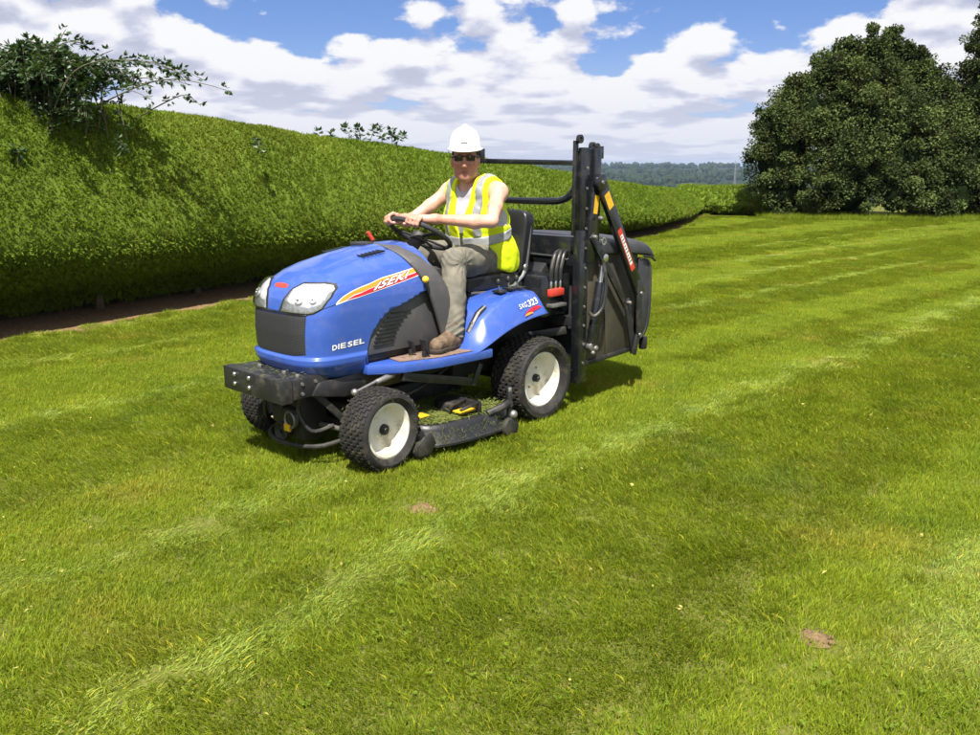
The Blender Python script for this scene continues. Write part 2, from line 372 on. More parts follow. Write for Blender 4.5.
def build_hedge(path, hts, label, dens_fn, spray_fn, wave=0.05, trunk_step=0.9):
    su, Q, T, N, Hh = hedge_frame(path, hts, 0.12)
    root = empty('clipped_hedge', (Q[0, 0], Q[0, 1], 0)); tag(root, label, 'hedge')
    off0 = np.array([Q[0, 0], Q[0, 1], 0])
    # dense profile
    pu = np.linspace(0, 1, 60); d = np.concatenate([[0], np.cumsum(np.hypot(*np.diff(PROF * [1, 2.2], axis=0).T))]); d /= d[-1]
    prof = np.stack([np.interp(pu, d, PROF[:, 0]), np.interp(pu, d, PROF[:, 1])], 1)
    ks = np.array([1, 2, 4, 2, 1.])/10
    for _ in range(2):
        pp = np.pad(prof, ((2, 2), (0, 0)), mode='edge'); prof = sum(ks[i]*pp[i:i+len(prof)] for i in range(5))
    def surf(si, pi, inset=0.0):
        """si, pi fractional indices -> position and outward normal"""
        q = np.stack([np.interp(si, np.arange(len(su)), Q[:, 0]), np.interp(si, np.arange(len(su)), Q[:, 1])], 1)
        n = np.stack([np.interp(si, np.arange(len(su)), N[:, 0]), np.interp(si, np.arange(len(su)), N[:, 1])], 1)
        hh = np.interp(si, np.arange(len(su)), Hh)
        o = np.interp(pi, np.arange(60), prof[:, 0]); z = np.interp(pi, np.arange(60), prof[:, 1]) * hh
        g = np.gradient(prof, axis=0); on = np.interp(pi, np.arange(60), g[:, 1]); zn = -np.interp(pi, np.arange(60), g[:, 0])
        nl = np.hypot(on*2.0, zn) + 1e-9; on = on*2.0/nl; zn = zn/nl
        sl = np.interp(si, np.arange(len(su)), su)
        wv = (fbm2(sl*1.0, z*1.0 + o, 0.8, 5.0) - 0.5) * wave*2.2 + (fbm2(sl, z + o*1.3, 3.0, 2.0) - 0.5) * wave
        o2 = o + (wv - inset)*on; z2 = z + (wv - inset)*zn
        X = np.stack([q[:, 0] + n[:, 0]*o2, q[:, 1] + n[:, 1]*o2, np.maximum(z2, 0.0)], 1)
        Nn = np.stack([n[:, 0]*on, n[:, 1]*on, zn], 1)
        return X, Nn
    si, pi = np.meshgrid(np.arange(0, len(su), 1.0), np.arange(0, 60, 1.0), indexing='ij')
    X, _ = surf(si.ravel(), pi.ravel(), 0.024); ns_, np_ = si.shape
    idx = np.arange(ns_*np_).reshape(ns_, np_)
    Fq = np.stack([idx[:-1, :-1], idx[1:, :-1], idx[1:, 1:], idx[:-1, 1:]], -1).reshape(-1, 4)
    ends = [idx[0][::-1][None], idx[-1][None]]
    npmesh('inner_growth', X - off0, [Fq] + ends, M_core, root)
    # sprays
    cam_p = np.array([0, 0, CAM_H])
    Vs, Fs, Cs, base = [], [], [], 0
    cellA = 0.12 * np.hypot(np.gradient(prof[:, 0]), np.gradient(prof[:, 1])*Hh.mean())
    ntot = 0
    for i in range(len(su)):
        dist = math.hypot(Q[i, 0], Q[i, 1]); dn = dens_fn(dist)
        lam = cellA[:46] * dn * (Hh[i]/Hh.mean())**0.5
        cnt = rng.poisson(lam)
        pi_ = np.repeat(np.arange(46), cnt) + rng.random(cnt.sum()); si_ = i + rng.random(cnt.sum())
        if len(pi_) == 0: continue
        Xp, Nn = surf(si_, pi_, 0.008 + rng.random(len(pi_))*0.018)
        if True:
            n = len(Xp); L, Wd, kf = spray_fn(dist)
            low = (pi_ < 13)
            tdir = np.stack([np.full(n, T[i, 0]), np.full(n, T[i, 1]), np.zeros(n)], 1)
            D0 = Nn*0.62 + np.array([0, 0, 0.62]) - tdir*0.22 + rng.normal(size=(n, 3))*0.50
            D0[low] += np.array([0, 0, -0.6]) + rng.normal(size=(low.sum(), 3))*0.3
            tint = np.clip(rng.normal(1.0, 0.15, n), 0.5, 1.6)*(.80 + .4*fbm2(Xp[:, 0]*.8 + Xp[:, 1], Xp[:, 2]*1.4, 1.1, 3.0))
            D0 /= np.linalg.norm(D0, axis=1, keepdims=True)
            S0 = np.cross(D0, rng.normal(size=(n, 3))); S0 /= np.linalg.norm(S0, axis=1, keepdims=True)
            for q in range(kf):
                a = (q - (kf-1)/2) * 0.5
                Dq = D0*math.cos(a) + S0*math.sin(a)
                ll = L*(0.7 + 0.6*rng.random(n)) * (1.0 - 0.18*abs(q-(kf-1)/2)); ll[low] *= 1.35
                V, Fq = diamonds(Xp + D0*ll[:, None]*0.12*q, Dq, ll, Wd*(0.8 + 0.5*rng.random(n)), bend=0.06)
                Vs.append(V); Fs.append(Fq + base); base += len(V); Cs.append(np.repeat(tint, 4)); ntot += n
    V = np.concatenate(Vs) - off0; Fq = np.concatenate(Fs); C = np.concatenate(Cs)
    o = npmesh('foliage', V, Fq, M_hedge, root, smooth=False); o['kind'] = 'stuff'
    set_color(o.data, 'tint', np.stack([C, C, C], 1))
    # stems in the shade under the skirt
    for i in np.cumsum(rng.integers(int(trunk_step*1.4/.12), int(trunk_step*3.6/.12), 40)):
        if i >= len(su) - 4: break
        p = Q[i] - N[i]*(0.96 + 0.12*rng.random()) ; b = MB()
        b.tube([(p[0]-off0[0], p[1]-off0[1], -0.03), (p[0]-off0[0]+.02, p[1]-off0[1]-.02, .3), (p[0]-off0[0]-.03, p[1]-off0[1]+.03, 0.30*Hh[i]+.15)], [0.055, 0.045, 0.035], 8)
        b.build('trunk', M_bark, root)
    return root
HP = [(-8.2, 0.9), (-6.2, 4.1), (-4.27, 7.25), (-2.68, 9.84), (0.45, 14.3), (3.52, 18.87), (5.35, 23.0), (6.80, 27.6), (7.35, 29.2)]
HH = [(0, 2.40), (0.233, 2.27), (0.323, 2.12), (0.503, 1.69), (0.665, 1.20), (0.817, .95), (0.95, 0.83), (1.0, .80)]
build_hedge(HP, HH, 'long clipped green conifer hedge running behind the blue mower',
    lambda d: float(np.interp(d, [5, 9, 14, 28], [2400, 1800, 780, 300])), lambda d: (float(np.interp(d, [6, 14, 28], [.029, .046, .075])), float(np.interp(d, [6, 14, 28], [.0095, .0150, .026])), 4 if d < 11 else 3))
build_hedge([(6.0, 28.35), (7.0, 28.0), (8.0, 27.7), (8.9, 27.25), (9.6, 27.0), (11.5, 27.2)], [(0, .86), (.38, .88), (.52, .75), (.7, .5), (1, .45)], 'short low stretch of hedge in the far corner beside the big trees',
    lambda d: 210, lambda d: (.12, .03, 3), trunk_step=0.7)

# --- needle litter along the hedge foot
su, Q, T, N, Hh = hedge_frame(HP, HH, 0.10)
def strip_sheet(name, o0, o1, m, z, rag):
    n = len(su); e0 = np.full(n, o0); e1 = o1 + (fbm2(su, su*0+3, 1.3, 1.0) - 0.45)*rag + (fbm2(su, su*0+8, 7.0, 4.0)-0.5)*rag*0.5
    rows = np.linspace(0, 1, 9); V = []
    for r_ in rows:
        o_ = e0*(1-r_) + e1*r_; zz = z + 0.012*fbm2(su*1.0, o_, 9.0, 6.0)*(1-r_)
        V.append(np.stack([Q[:, 0]+N[:, 0]*o_, Q[:, 1]+N[:, 1]*o_, zz + zg(Q[:, 0], Q[:, 1])], 1))
    V = np.concatenate(V); idx = np.arange(9*n).reshape(9, n)
    Fq = np.stack([idx[:-1, :-1], idx[1:, :-1], idx[1:, 1:], idx[:-1, 1:]], -1).reshape(-1, 4)
    return npmesh(name, V, Fq, m), e1
M_litter = mat('needle_litter', (0.21, 0.135, 0.070), 0.95, var=0.55, vscale=25, bump=1.0, bscale=70, spec=0.1)
lit_o, LITTER_EDGE = strip_sheet('needle_litter', -1.6, 0.10, M_litter, 0.004, 0.50)
tag(lit_o, 'strip of dead brown needles along the foot of the hedge', kind='stuff')
HQ = Q.copy(); HN = N.copy()
def hedge_offset(x, y):
    """signed distance to the lawn edge of the long hedge (positive on the lawn)"""
    P = np.stack([x, y], 1); out = np.empty(len(P))
    for a in range(0, len(P), 4000):
        d = P[a:a+4000, None, :] - HQ[None]; j = np.argmin((d**2).sum(-1), 1)
        out[a:a+4000] = np.einsum('ij,ij->i', d[np.arange(len(j)), j], HN[j]) - LITTER_EDGE[j]
    return out

# --- lawn -------------------------------------------------------------------
M_grass = leaf_mat('grass_blades', (0.170, 0.236, 0.013), (0.262, 0.330, 0.021), 1.6, 0.44, 0.55, 'tint', 0.22, yellow=(0.305, 0.295, 0.034), fine=7.0, cool=(0.120, 0.205, 0.030))
tufts = bpy.data.collections.new('grass_tufts')
def tuft(name, n, rad_, hmin, hmax, wd, lean, press=0.0, clover=0, flat=0.0, tintm=1.0):
    r = rad_*np.sqrt(rng.random(n)); a = rng.random(n)*2*np.pi
    P = np.stack([r*np.cos(a), r*np.sin(a), np.zeros(n)], 1)
    hgt = hmin + (hmax-hmin)*rng.random(n)**1.4
    ld = np.stack([lean + rng.normal(size=n)*0.55, rng.normal(size=n)*0.55], 1) * (1 + press)
    up = np.ones(n) * (1.0 - 0.72*flat)
    D = np.stack([ld[:, 0]*0.45, ld[:, 1]*0.45, up], 1); D /= np.linalg.norm(D, axis=1, keepdims=True)
    D2 = np.stack([ld[:, 0]*1.0, ld[:, 1]*1.0, up*0.75], 1); D2 /= np.linalg.norm(D2, axis=1, keepdims=True)
    S = np.cross(D, rng.normal(size=(n, 3))*[1, 1, 0.25]); S /= np.linalg.norm(S, axis=1, keepdims=True)
    ww = wd*(0.6+0.8*rng.random(n)); h3 = hgt[:, None]
    m1 = P + D*h3*0.5; tp = m1 + D2*h3*0.55
    V = np.stack([P - S*ww[:, None]*.5, P + S*ww[:, None]*.5, m1 + S*ww[:, None]*.45, m1 - S*ww[:, None]*.45, tp], 1).reshape(-1, 3)
    b = np.arange(n)*5
    Fq = np.stack([b, b+1, b+2, b+3], 1); Ft = np.stack([b+3, b+2, b+4], 1)
    tint = np.clip(rng.normal(1.0, 0.17, n), 0.5, 1.6)*tintm; straw = rng.random(n) < (0.03 if wd < .006 else .010)
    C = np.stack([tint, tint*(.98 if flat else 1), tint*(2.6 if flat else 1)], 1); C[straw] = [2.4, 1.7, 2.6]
    C = np.repeat(C, 5, 0)
    if clover:
        m = clover*3; rr = rad_*np.sqrt(rng.random(clover)); aa = rng.random(clover)*2*np.pi
        cp = np.repeat(np.stack([rr*np.cos(aa), rr*np.sin(aa), 0.018 + rng.random(clover)*0.02], 1), 3, 0)
        th = np.repeat(rng.random(clover)*6.28, 3) + np.tile([0, 2.1, 4.2], clover)
        Dc = np.stack([np.cos(th), np.sin(th), rng.normal(size=m)*0.25 + 0.1], 1)
        sd_ = np.stack([-np.sin(th), np.cos(th), np.zeros(m)], 1)
        Vc, Fc = diamonds(cp, Dc, 0.008 + 0.006*rng.random(m), 0.008 + 0.005*rng.random(m), sd_, 0.05)
        Fq = np.concatenate([Fq, Fc + len(V)]); V = np.concatenate([V, Vc])
        tc = np.repeat(np.clip(rng.normal(0.95, 0.15, m), .6, 1.4), 4); C = np.concatenate([C, np.stack([tc*0.85, tc, tc*1.3], 1)])
    o = npmesh(name, V, [Fq, Ft], M_grass, link=False, smooth=False); set_color(o.data, 'tint', C)
    tufts.objects.link(o); return o
names = []
for i in range(5): tuft('grass_tuft_a%d' % i, 560, 0.14, 0.018, 0.040, 0.0026, 0.42)                               # 0-4 standing, leaning along the pass
for i in range(2): tuft('grass_tuft_b%d' % i, 430, 0.14, 0.020, 0.042, 0.0028, 1.2, press=0.6, flat=0.62, tintm=1.30)    # 5-6 pressed flat by wheels; pale undersides and sky sheen put in tint
for i in range(2): tuft('grass_tuft_c%d' % i, 520, 0.14, 0.018, 0.040, 0.0026, 0.4, clover=3)                           # 7-8 a little clover
tuft('grass_tuft_d0', 90, 0.06, 0.05, 0.095, 0.0040, 0.7, tintm=0.85)                                                    # 9 tall wisps
for i in range(3): tuft('grass_tuft_e%d' % i, 420, 0.22, 0.024, 0.050, 0.0075, 0.5)                                     # 10-12 coarse, far
tuft('grass_tuft_f0', 420, 0.22, 0.030, 0.055, 0.0075, 1.5, press=0.9, flat=0.75, tintm=1.35)                             # 13 coarse pressed, sheen tinted in
tuft('grass_tuft_g0', 200, 0.22, 0.10, 0.26, 0.009, 0.3, tintm=0.9)                                                      # 14 unmown
for i in range(2): tuft('grass_tuft_h%d' % i, 430, 0.14, 0.024, 0.050, 0.0028, 0.8, press=0.2, tintm=0.83)               # 15-16 taller; darker tint paints lean shade of stripes, also lush clumps
tuft('grass_tuft_i0', 420, 0.22, 0.028, 0.056, 0.0075, 0.9, tintm=0.84)                                                  # 17 coarse, same painted stripe shade
def jgrid(sp, y0, y1, margin=1.0, slope=0.74):
    ys = np.arange(y0, y1, sp); out = []
    for y in ys:
        hw = slope*abs(y) + margin + 0.4; xs = np.arange(-hw, hw, sp)
        out.append(np.stack([xs, np.full(len(xs), y)], 1))
    P = np.concatenate(out); return P + (rng.random(P.shape)-0.5)*sp*1.1
def v_of(P): return P @ LM
# mowing marks: wheel-pressed pale lines and dark lines, lean shading in the tint, as ground lines (x0, y0, x1, y1, half width)
PALE = [(-1.81, 2.80, -.75, 4.03, .085), (-1.05, 2.13, .26, 4.05, .11), (.26, 4.05, 1.75, 5.62, .12), (1.75, 5.62, 5.85, 9.95, .15), (1.96, 9.15, 7.2, 14.0, .11), (2.46, 11.2, 8.4, 16.6, .11),
        (3.9, 13.9, 10.0, 19.7, .12), (5.2, 16.8, 12., 23.0, .13), (1.10, 1.95, 2.05, 3.2, .18), (-5.2, 4.9, -2.7, 7.5, .10), (-3.9, 3.9, -1.9, 6.0, .09), (-6.0, 5.6, -3.3, 8.6, .12), (3.6, 5.6, 8.0, 9.6, .14)]
DARK = [(-4.3, 6.5, -2.45, 8.6, .10), (-3.4, 5.6, -2.2, 6.7, .09), (1.75, 8.6, 7.6, 13.4, .22), (1.6, 6.6, 7.0, 11.6, .12), (2.6, 5.1, 5.6, 7.9, .20), (.7, 2.9, 2.6, 5.1, .16), (-.6, 2.1, .7, 3.3, .14), (2.9, 10.7, 9.0, 16.0, .25), (4.2, 13.3, 10.5, 19.0, .28), (-1.3, 3.2, -.2, 4.2, .12)]
def on_lines(P, lines, seed):
    u = P @ DM; v = P @ LM; m = np.zeros(len(P), bool)
    for i, (x0, y0, x1, y1, hw) in enumerate(lines):
        a = np.array([x0, y0]); d = np.array([x1, y1]) - a; L = np.hypot(*d); d /= L; q = P - a; t_ = q @ d; e = np.abs(q @ np.array([d[1], -d[0]]) + (fbm2(t_, t_*0 + i, .5, seed) - .5)*.16)
        k_ = (t_ > -.1) & (t_ < L + .1) & (e < hw*(.55 + .9*fbm2(u, v, 1.2, i + seed))) & (fbm2(u, v, .8, 11 + i + seed) > (.30 if y1 < 7 else .12)); m |= k_
    return m
def lean_sign(v):
    return np.where(np.floor((v + 2.58) / 1.42).astype(int) % 2 == 0, -1.0, 1.0)
def lawn_points(P, fine):
    n = len(P); u = P @ DM; v = P @ LM + (fbm2(P[:, 0], P[:, 1], 0.35, 2.0)-0.5)*0.22
    sgn = lean_sign(v); idx = rng.integers(0, 5, n) if fine else rng.integers(10, 13, n)
    press = on_lines(P, PALE, 1.0); dark = on_lines(P, DARK, 5.0) & ~press
    dark |= (fbm2(P[:, 0], P[:, 1], 1.3, 47.0) > 0.75) & ~press; dark |= (sgn < 0) & (rng.random(n) < .70) & ~press  # bands leaning to the viewer take the darker-tinted tufts
    if fine:
        clv = fbm2(P[:, 0], P[:, 1], 1.1, 21.0) > 0.58; idx = np.where(clv & (rng.random(n) < 0.8), rng.integers(7, 9, n), idx)
        idx = np.where(dark & (rng.random(n) < .85), rng.integers(15, 17, n), idx)
        press &= rng.random(n) < .86; idx = np.where(press, rng.integers(5, 7, n), idx)
    else: idx = np.where(dark, 17, idx); idx = np.where(press, 13, idx)
    th = np.arctan2(DM[1]*sgn, DM[0]*sgn); th = np.where(press, np.arctan2(DM[1], DM[0]), th); th = np.where(dark, np.arctan2(-DM[1], -DM[0]), th)
    rot = np.stack([rng.normal(size=n)*0.06, rng.normal(size=n)*0.06, th + rng.normal(size=n)*np.where(press, 0.22, 0.55)], 1)
    scl = (0.85 + 0.3*rng.random(n)) * (0.86 + 0.28*fbm2(P[:, 0], P[:, 1], 0.8, 8.0))
    return idx, rot, scl
PF = np.concatenate([jgrid(0.115, 0.6, 8.2), jgrid(0.125, 8.2, 14.5, .6, .66)]); PC = jgrid(0.17, 14.4, 30.0, 0.5, 0.70)
SOIL = [((-0.30, 3.58), 0.055), ((1.06, 2.50), 0.045)]
def keep_lawn(P):
    off = hedge_offset(P[:, 0], P[:, 1]); k_ = off > -0.04 - .22*rng.random(len(P))**2
    for c, r_ in SOIL: k_ &= np.hypot(P[:, 0]-c[0], (P[:, 1]-c[1])) > r_*(0.7+0.5*rng.random(len(P))) + 0.05
    return k_ & (P[:, 1] < 27.2 + 0.0*P[:, 0])
def near_line(P, wd):
    m = np.zeros(len(P), bool)
    for x0, y0, x1, y1, hw in PALE + DARK:
        a = np.array([x0, y0]); d = np.array([x1, y1]) - a; L = np.hypot(*d); d /= L; q = P - a; t_ = q @ d; m |= (t_ > -.2) & (t_ < L + .2) & (np.abs(q @ np.array([d[1], -d[0]])) < wd)
    return m
PF = PF[keep_lawn(PF)]; PC = PC[keep_lawn(PC)]
PX = jgrid(0.115, 14.4, 22.0, .3, .62); PX = PX[near_line(PX, .42)]; PX = PX[keep_lawn(PX)]; PC = PC[~near_line(PC, .30)]; PF = np.concatenate([PF, PX])
pts, idxs, rots, scls = [], [], [], []
for P, fine in ((PF, True), (PC, False)):
    a, b_, c_ = lawn_points(P, fine); pts.append(P); idxs.append(a); rots.append(b_); scls.append(c_)
PT = PF[(PF[:, 1] < 9) & (fbm2(PF[:, 0], PF[:, 1], 1.6, 33.0) > 0.60)]; PT = PT[rng.random(len(PT)) < .14]
pts.append(PT); idxs.append(np.full(len(PT), 9)); rots.append(np.stack([np.zeros(len(PT)), np.zeros(len(PT)), rng.random(len(PT))*6.28], 1)); scls.append(.45 + .4*rng.random(len(PT)))
# rough unmown strip below the trees and at the hedge foot
PR = np.stack([8.2 + rng.random(900)*14, 24.0 + rng.random(900)*2.6], 1)
PR = PR[PR[:, 1] > 24.9 - 0.16*(PR[:, 0]-8) + 0.5*fbm2(PR[:, 0], PR[:, 1], 1.0, 1.0)]
pts.append(PR); idxs.append(np.full(len(PR), 14)); rots.append(np.stack([np.zeros(len(PR)), np.zeros(len(PR)), rng.random(len(PR))*6.28], 1)); scls.append(0.6+0.5*rng.random(len(PR)))
jj = rng.integers(0, len(HQ), 420); oo = LITTER_EDGE[jj] + rng.normal(size=420)*0.06
PE = HQ[jj] + HN[jj]*oo[:, None]; PE = PE[PE[:, 1] > 2]
pts.append(PE); idxs.append(np.full(len(PE), 9)); rots.append(np.stack([np.zeros(len(PE)), np.zeros(len(PE)), rng.random(len(PE))*6.28], 1)); scls.append(0.6+0.6*rng.random(len(PE)))
GP = np.concatenate(pts); GI = np.concatenate(idxs); GR = np.concatenate(rots); GS = np.concatenate(scls)
me = bpy.data.meshes.new('lawn_grass'); me.vertices.add(len(GP))
me.vertices.foreach_set('co', np.stack([GP[:, 0], GP[:, 1], zg(GP[:, 0], GP[:, 1]) - 0.003], 1).astype(np.float32).ravel())
a = me.attributes.new('idx', 'INT', 'POINT'); a.data.foreach_set('value', GI.astype(np.int32))
a = me.attributes.new('rot', 'FLOAT_VECTOR', 'POINT'); a.data.foreach_set('vector', GR.astype(np.float32).ravel())
a = me.attributes.new('scl', 'FLOAT', 'POINT'); a.data.foreach_set('value', GS.astype(np.float32))
me.materials.append(M_grass)
lawn = bpy.data.objects.new('lawn_grass', me); col.objects.link(lawn); tag(lawn, 'striped mown grass covering the lawn', kind='stuff')
ng = bpy.data.node_groups.new('scatter_tufts', 'GeometryNodeTree')
ng.interface.new_socket('Geometry', in_out='INPUT', socket_type='NodeSocketGeometry'); ng.interface.new_socket('Geometry', in_out='OUTPUT', socket_type='NodeSocketGeometry')
gi = ng.nodes.new('NodeGroupInput'); go = ng.nodes.new('NodeGroupOutput')
ci = ng.nodes.new('GeometryNodeCollectionInfo'); ci.inputs['Collection'].default_value = tufts; ci.inputs['Separate Children'].default_value = True; ci.inputs['Reset Children'].default_value = True
ip = ng.nodes.new('GeometryNodeInstanceOnPoints'); ip.inputs['Pick Instance'].default_value = True
def nattr(nm, typ): q = ng.nodes.new('GeometryNodeInputNamedAttribute'); q.data_type = typ; q.inputs['Name'].default_value = nm; return q.outputs['Attribute']
e2r = ng.nodes.new('FunctionNodeEulerToRotation')
ng.links.new(gi.outputs[0], ip.inputs['Points']); ng.links.new(ci.outputs[0], ip.inputs['Instance'])
ng.links.new(nattr('idx', 'INT'), ip.inputs['Instance Index']); ng.links.new(nattr('rot', 'FLOAT_VECTOR'), e2r.inputs[0]); ng.links.new(e2r.outputs[0], ip.inputs['Rotation'])
ng.links.new(nattr('scl', 'FLOAT'), ip.inputs['Scale']); ng.links.new(ip.outputs[0], go.inputs[0])
lawn.modifiers.new('tufts', 'NODES').node_group = ng

# --- small things lost in the grass
M_soil = mat('bare_soil', (0.19, 0.125, 0.068), 0.95, var=0.45, vscale=40, bump=1.0, bscale=90, spec=0.1)
V, Fs, base = [], [], 0
for c, r_ in SOIL:
    nr, nt = 7, 26
    rr, tt = np.meshgrid(np.linspace(0, 1, nr), np.linspace(0, 2*np.pi, nt, endpoint=False), indexing='ij')
    rag = 1 + 0.35*(fbm2(np.cos(tt)*2, np.sin(tt)*2, 1.3, c[0]) - 0.5)*2
    x = c[0] + r_*1.25*rr*rag*np.cos(tt); y = c[1] + r_*1.25*rr*rag*np.sin(tt); z = 0.004 + 0.016*(1-rr**2) + 0.012*(fbm2(x, y, 40, 2.0)-0.3)*(1-rr)
    V.append(np.stack([x.ravel(), y.ravel(), z.ravel()], 1)); idx = np.arange(nr*nt).reshape(nr, nt)
    Fs.append(np.stack([idx[:-1], idx[1:], np.roll(idx, -1, 1)[1:], np.roll(idx, -1, 1)[:-1]], -1).reshape(-1, 4) + base); base += nr*nt
q = bmesh.new(); bmesh.ops.create_icosphere(q, subdivisions=1, radius=1.0); cv = np.array([v_.co[:] for v_ in q.verts]); cf = np.array([[v_.index for v_ in f.verts] for f in q.faces]); q.free(); Ft = []
for c, r_ in SOIL:       # crumbled clods
    for k_ in range(46):
        rr = r_*1.25*math.sqrt(rng.random()); a_ = rng.random()*6.283; sz = .002 + .0045*rng.random()**2
        V.append(cv*sz*(.7 + .6*rng.random((len(cv), 1))) + np.array([c[0] + rr*math.cos(a_), c[1] + rr*math.sin(a_), .010 + .008*rng.random()])); Ft.append(cf + base); base += len(cv)
so = npmesh('bare_soil', np.concatenate(V), [np.concatenate(Fs), np.concatenate(Ft)], M_soil); tag(so, 'small bare brown soil patches in the grass', kind='stuff')
n = 170; P = jgrid(0.28, 1.8, 6.5); P = P[rng.choice(len(P), n)]; P = P[keep_lawn(P)]; n = len(P)
D = np.concatenate([rng.normal(size=(n, 2)), rng.normal(size=(n, 1))*0.25], 1)
V, Fq = diamonds(np.concatenate([P, 0.030 + rng.random((n, 1))*0.022], 1), D, 0.011 + 0.016*rng.random(n)**2, 0.009 + 0.009*rng.random(n)**2, bend=0.12)
M_petal = mat('yellowed_leaf', (0.40, 0.36, 0.09), 0.6, var=0.5, vscale=1.5)
lo = npmesh('yellowed_leaves', V, Fq, M_petal, smooth=False); tag(lo, 'pale yellow leaf scraps scattered over the mown grass', kind='stuff')

# --- broadleaf trees ---------------------------------------------------------
M_leaf = leaf_mat('tree_leaves', (0.032, 0.052, 0.016), (0.088, 0.115, 0.034), 0.8, 0.22, 0.65, 'tint', 0.12, fine=6.0)
M_crown_shade = mat('crown_shade', (0.010, 0.016, 0.006), 1.0, spec=0.0)
def lobes_tree(loc, lobes, label, trunk_h, n_leaf, leaf, trunk_r=0.16, group='trees at the far edge of the lawn', seed=1, rag=0.28):
    rs = np.random.default_rng(seed)
    root = empty('broadleaf_tree', (loc[0], loc[1], 0)); tag(root, label, 'tree', group)
    b = MB(); b.tube([(0, 0, -.1), (.05, .03, trunk_h*.5), (-.04, .02, trunk_h), (.06, 0, trunk_h*1.6)], [trunk_r*1.35, trunk_r, trunk_r*.85, trunk_r*.45], 10, smooth_n=5); b.build('trunk', M_bark, root)
    for i, (c, r_) in enumerate(lobes):
        b = MB(); c = Vector(c); s = Vector((0, 0, trunk_h*(0.5 + 0.5*rs.random())))
        m = s.lerp(c, 0.5) + Vector((rs.normal()*.15, rs.normal()*.15, .2)); b.tube([s, m, c + Vector((0, 0, r_[2]*.5))], [trunk_r*.45, trunk_r*.28, trunk_r*.1], 7, smooth_n=4); b.build('limb', M_bark, root)
    tot = sum((r_[0]*r_[1]*r_[2])**(2/3) for c, r_ in lobes); Vs, Fs, Cs, base = [], [], [], 0
    for c, r_ in lobes:
        r_ = np.array(r_); c = np.array(c); frac = (np.prod(r_))**(2/3)/tot
        # sub-clumps on the lobe surface
        nc = max(34, int(560*frac*1.6)); dr = rs.normal(size=(nc, 3)); dr /= np.linalg.norm(dr, axis=1, keepdims=True)
        dr[:, 2] = np.where(dr[:, 2] < -0.75, -dr[:, 2], dr[:, 2])
        cl = c + dr*r_*(0.80 + rag*(rs.random((nc, 1)) - 0.42) - .30*(rs.random((nc, 1)) < .30)); cs = r_.mean()*(0.12 + 0.20*rs.random(nc)**1.3)
        per = int(n_leaf*frac/nc)
        off = rs.normal(size=(nc, per, 3)); off /= np.linalg.norm(off, axis=-1, keepdims=True)
        off *= (0.55 + 0.55*rs.random((nc, per, 1)))*cs[:, None, None]*np.array([1.1, 1.1, 0.85])
        P = (cl[:, None] + off).reshape(-1, 3); tint = np.repeat(np.clip(rs.normal(1.0, 0.32, nc), .45, 1.8), per)*np.clip(rs.normal(1, .15, nc*per), .6, 1.5)
        keep = P[:, 2] > 0.05; P = P[keep]; tint = tint[keep]; n_ = len(P); out_ = (off.reshape(-1, 3)/np.repeat(cs, per)[:, None])[keep]
        D = out_*0.8 + np.array([0, 0, -0.25]) + rs.normal(size=(n_, 3))*0.95
        up = np.array([0, 0, 1.0]) + out_*0.35 + rs.normal(size=(n_, 3))*0.65
        side = np.cross(D, up)
        V, Fq = diamonds(P, D, leaf*(0.7+0.6*rs.random(n_)), leaf*0.8*(0.7+0.5*rs.random(n_)), side, 0.10)
        Vs.append(V); Fs.append(Fq + base); base += len(V); Cs.append(np.repeat(tint, 4))
    crown = npmesh('crown', np.concatenate(Vs), np.concatenate(Fs), M_leaf, root, smooth=False); C = np.concatenate(Cs)
    set_color(crown.data, 'tint', np.stack([C, C, C*0.95], 1)); crown['kind'] = 'stuff'
    # solid near-black core inside the leaves: crown shade as colour, closes see-through gaps
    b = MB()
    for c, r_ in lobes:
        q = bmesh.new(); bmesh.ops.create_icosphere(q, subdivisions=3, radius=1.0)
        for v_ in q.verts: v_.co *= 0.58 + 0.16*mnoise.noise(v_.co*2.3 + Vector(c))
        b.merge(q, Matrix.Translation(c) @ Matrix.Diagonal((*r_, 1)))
    b.build('shade_core', M_crown_shade, root)
    return root
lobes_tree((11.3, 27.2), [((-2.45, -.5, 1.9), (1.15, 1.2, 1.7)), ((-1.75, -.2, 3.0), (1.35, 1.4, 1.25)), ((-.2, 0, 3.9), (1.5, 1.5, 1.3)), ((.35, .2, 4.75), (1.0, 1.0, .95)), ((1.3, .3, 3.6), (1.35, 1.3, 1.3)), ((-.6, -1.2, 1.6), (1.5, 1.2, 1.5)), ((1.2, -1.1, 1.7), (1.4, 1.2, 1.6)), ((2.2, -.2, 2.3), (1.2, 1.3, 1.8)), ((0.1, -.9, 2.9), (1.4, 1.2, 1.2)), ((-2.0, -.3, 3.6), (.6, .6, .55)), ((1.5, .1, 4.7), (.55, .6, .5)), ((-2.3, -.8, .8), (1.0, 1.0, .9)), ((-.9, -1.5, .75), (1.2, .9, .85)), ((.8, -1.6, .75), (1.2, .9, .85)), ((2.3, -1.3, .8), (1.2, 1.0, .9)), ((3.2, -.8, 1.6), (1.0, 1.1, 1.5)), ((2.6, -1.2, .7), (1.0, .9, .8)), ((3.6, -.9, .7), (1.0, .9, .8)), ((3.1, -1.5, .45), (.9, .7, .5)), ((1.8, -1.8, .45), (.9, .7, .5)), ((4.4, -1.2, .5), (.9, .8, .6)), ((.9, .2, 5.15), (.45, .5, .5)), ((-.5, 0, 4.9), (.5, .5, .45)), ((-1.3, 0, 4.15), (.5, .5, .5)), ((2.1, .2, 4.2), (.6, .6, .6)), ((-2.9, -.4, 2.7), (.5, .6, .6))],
    'big round dark green tree at the far edge, left of the clump', 1.2, 240000, 0.078, seed=3)
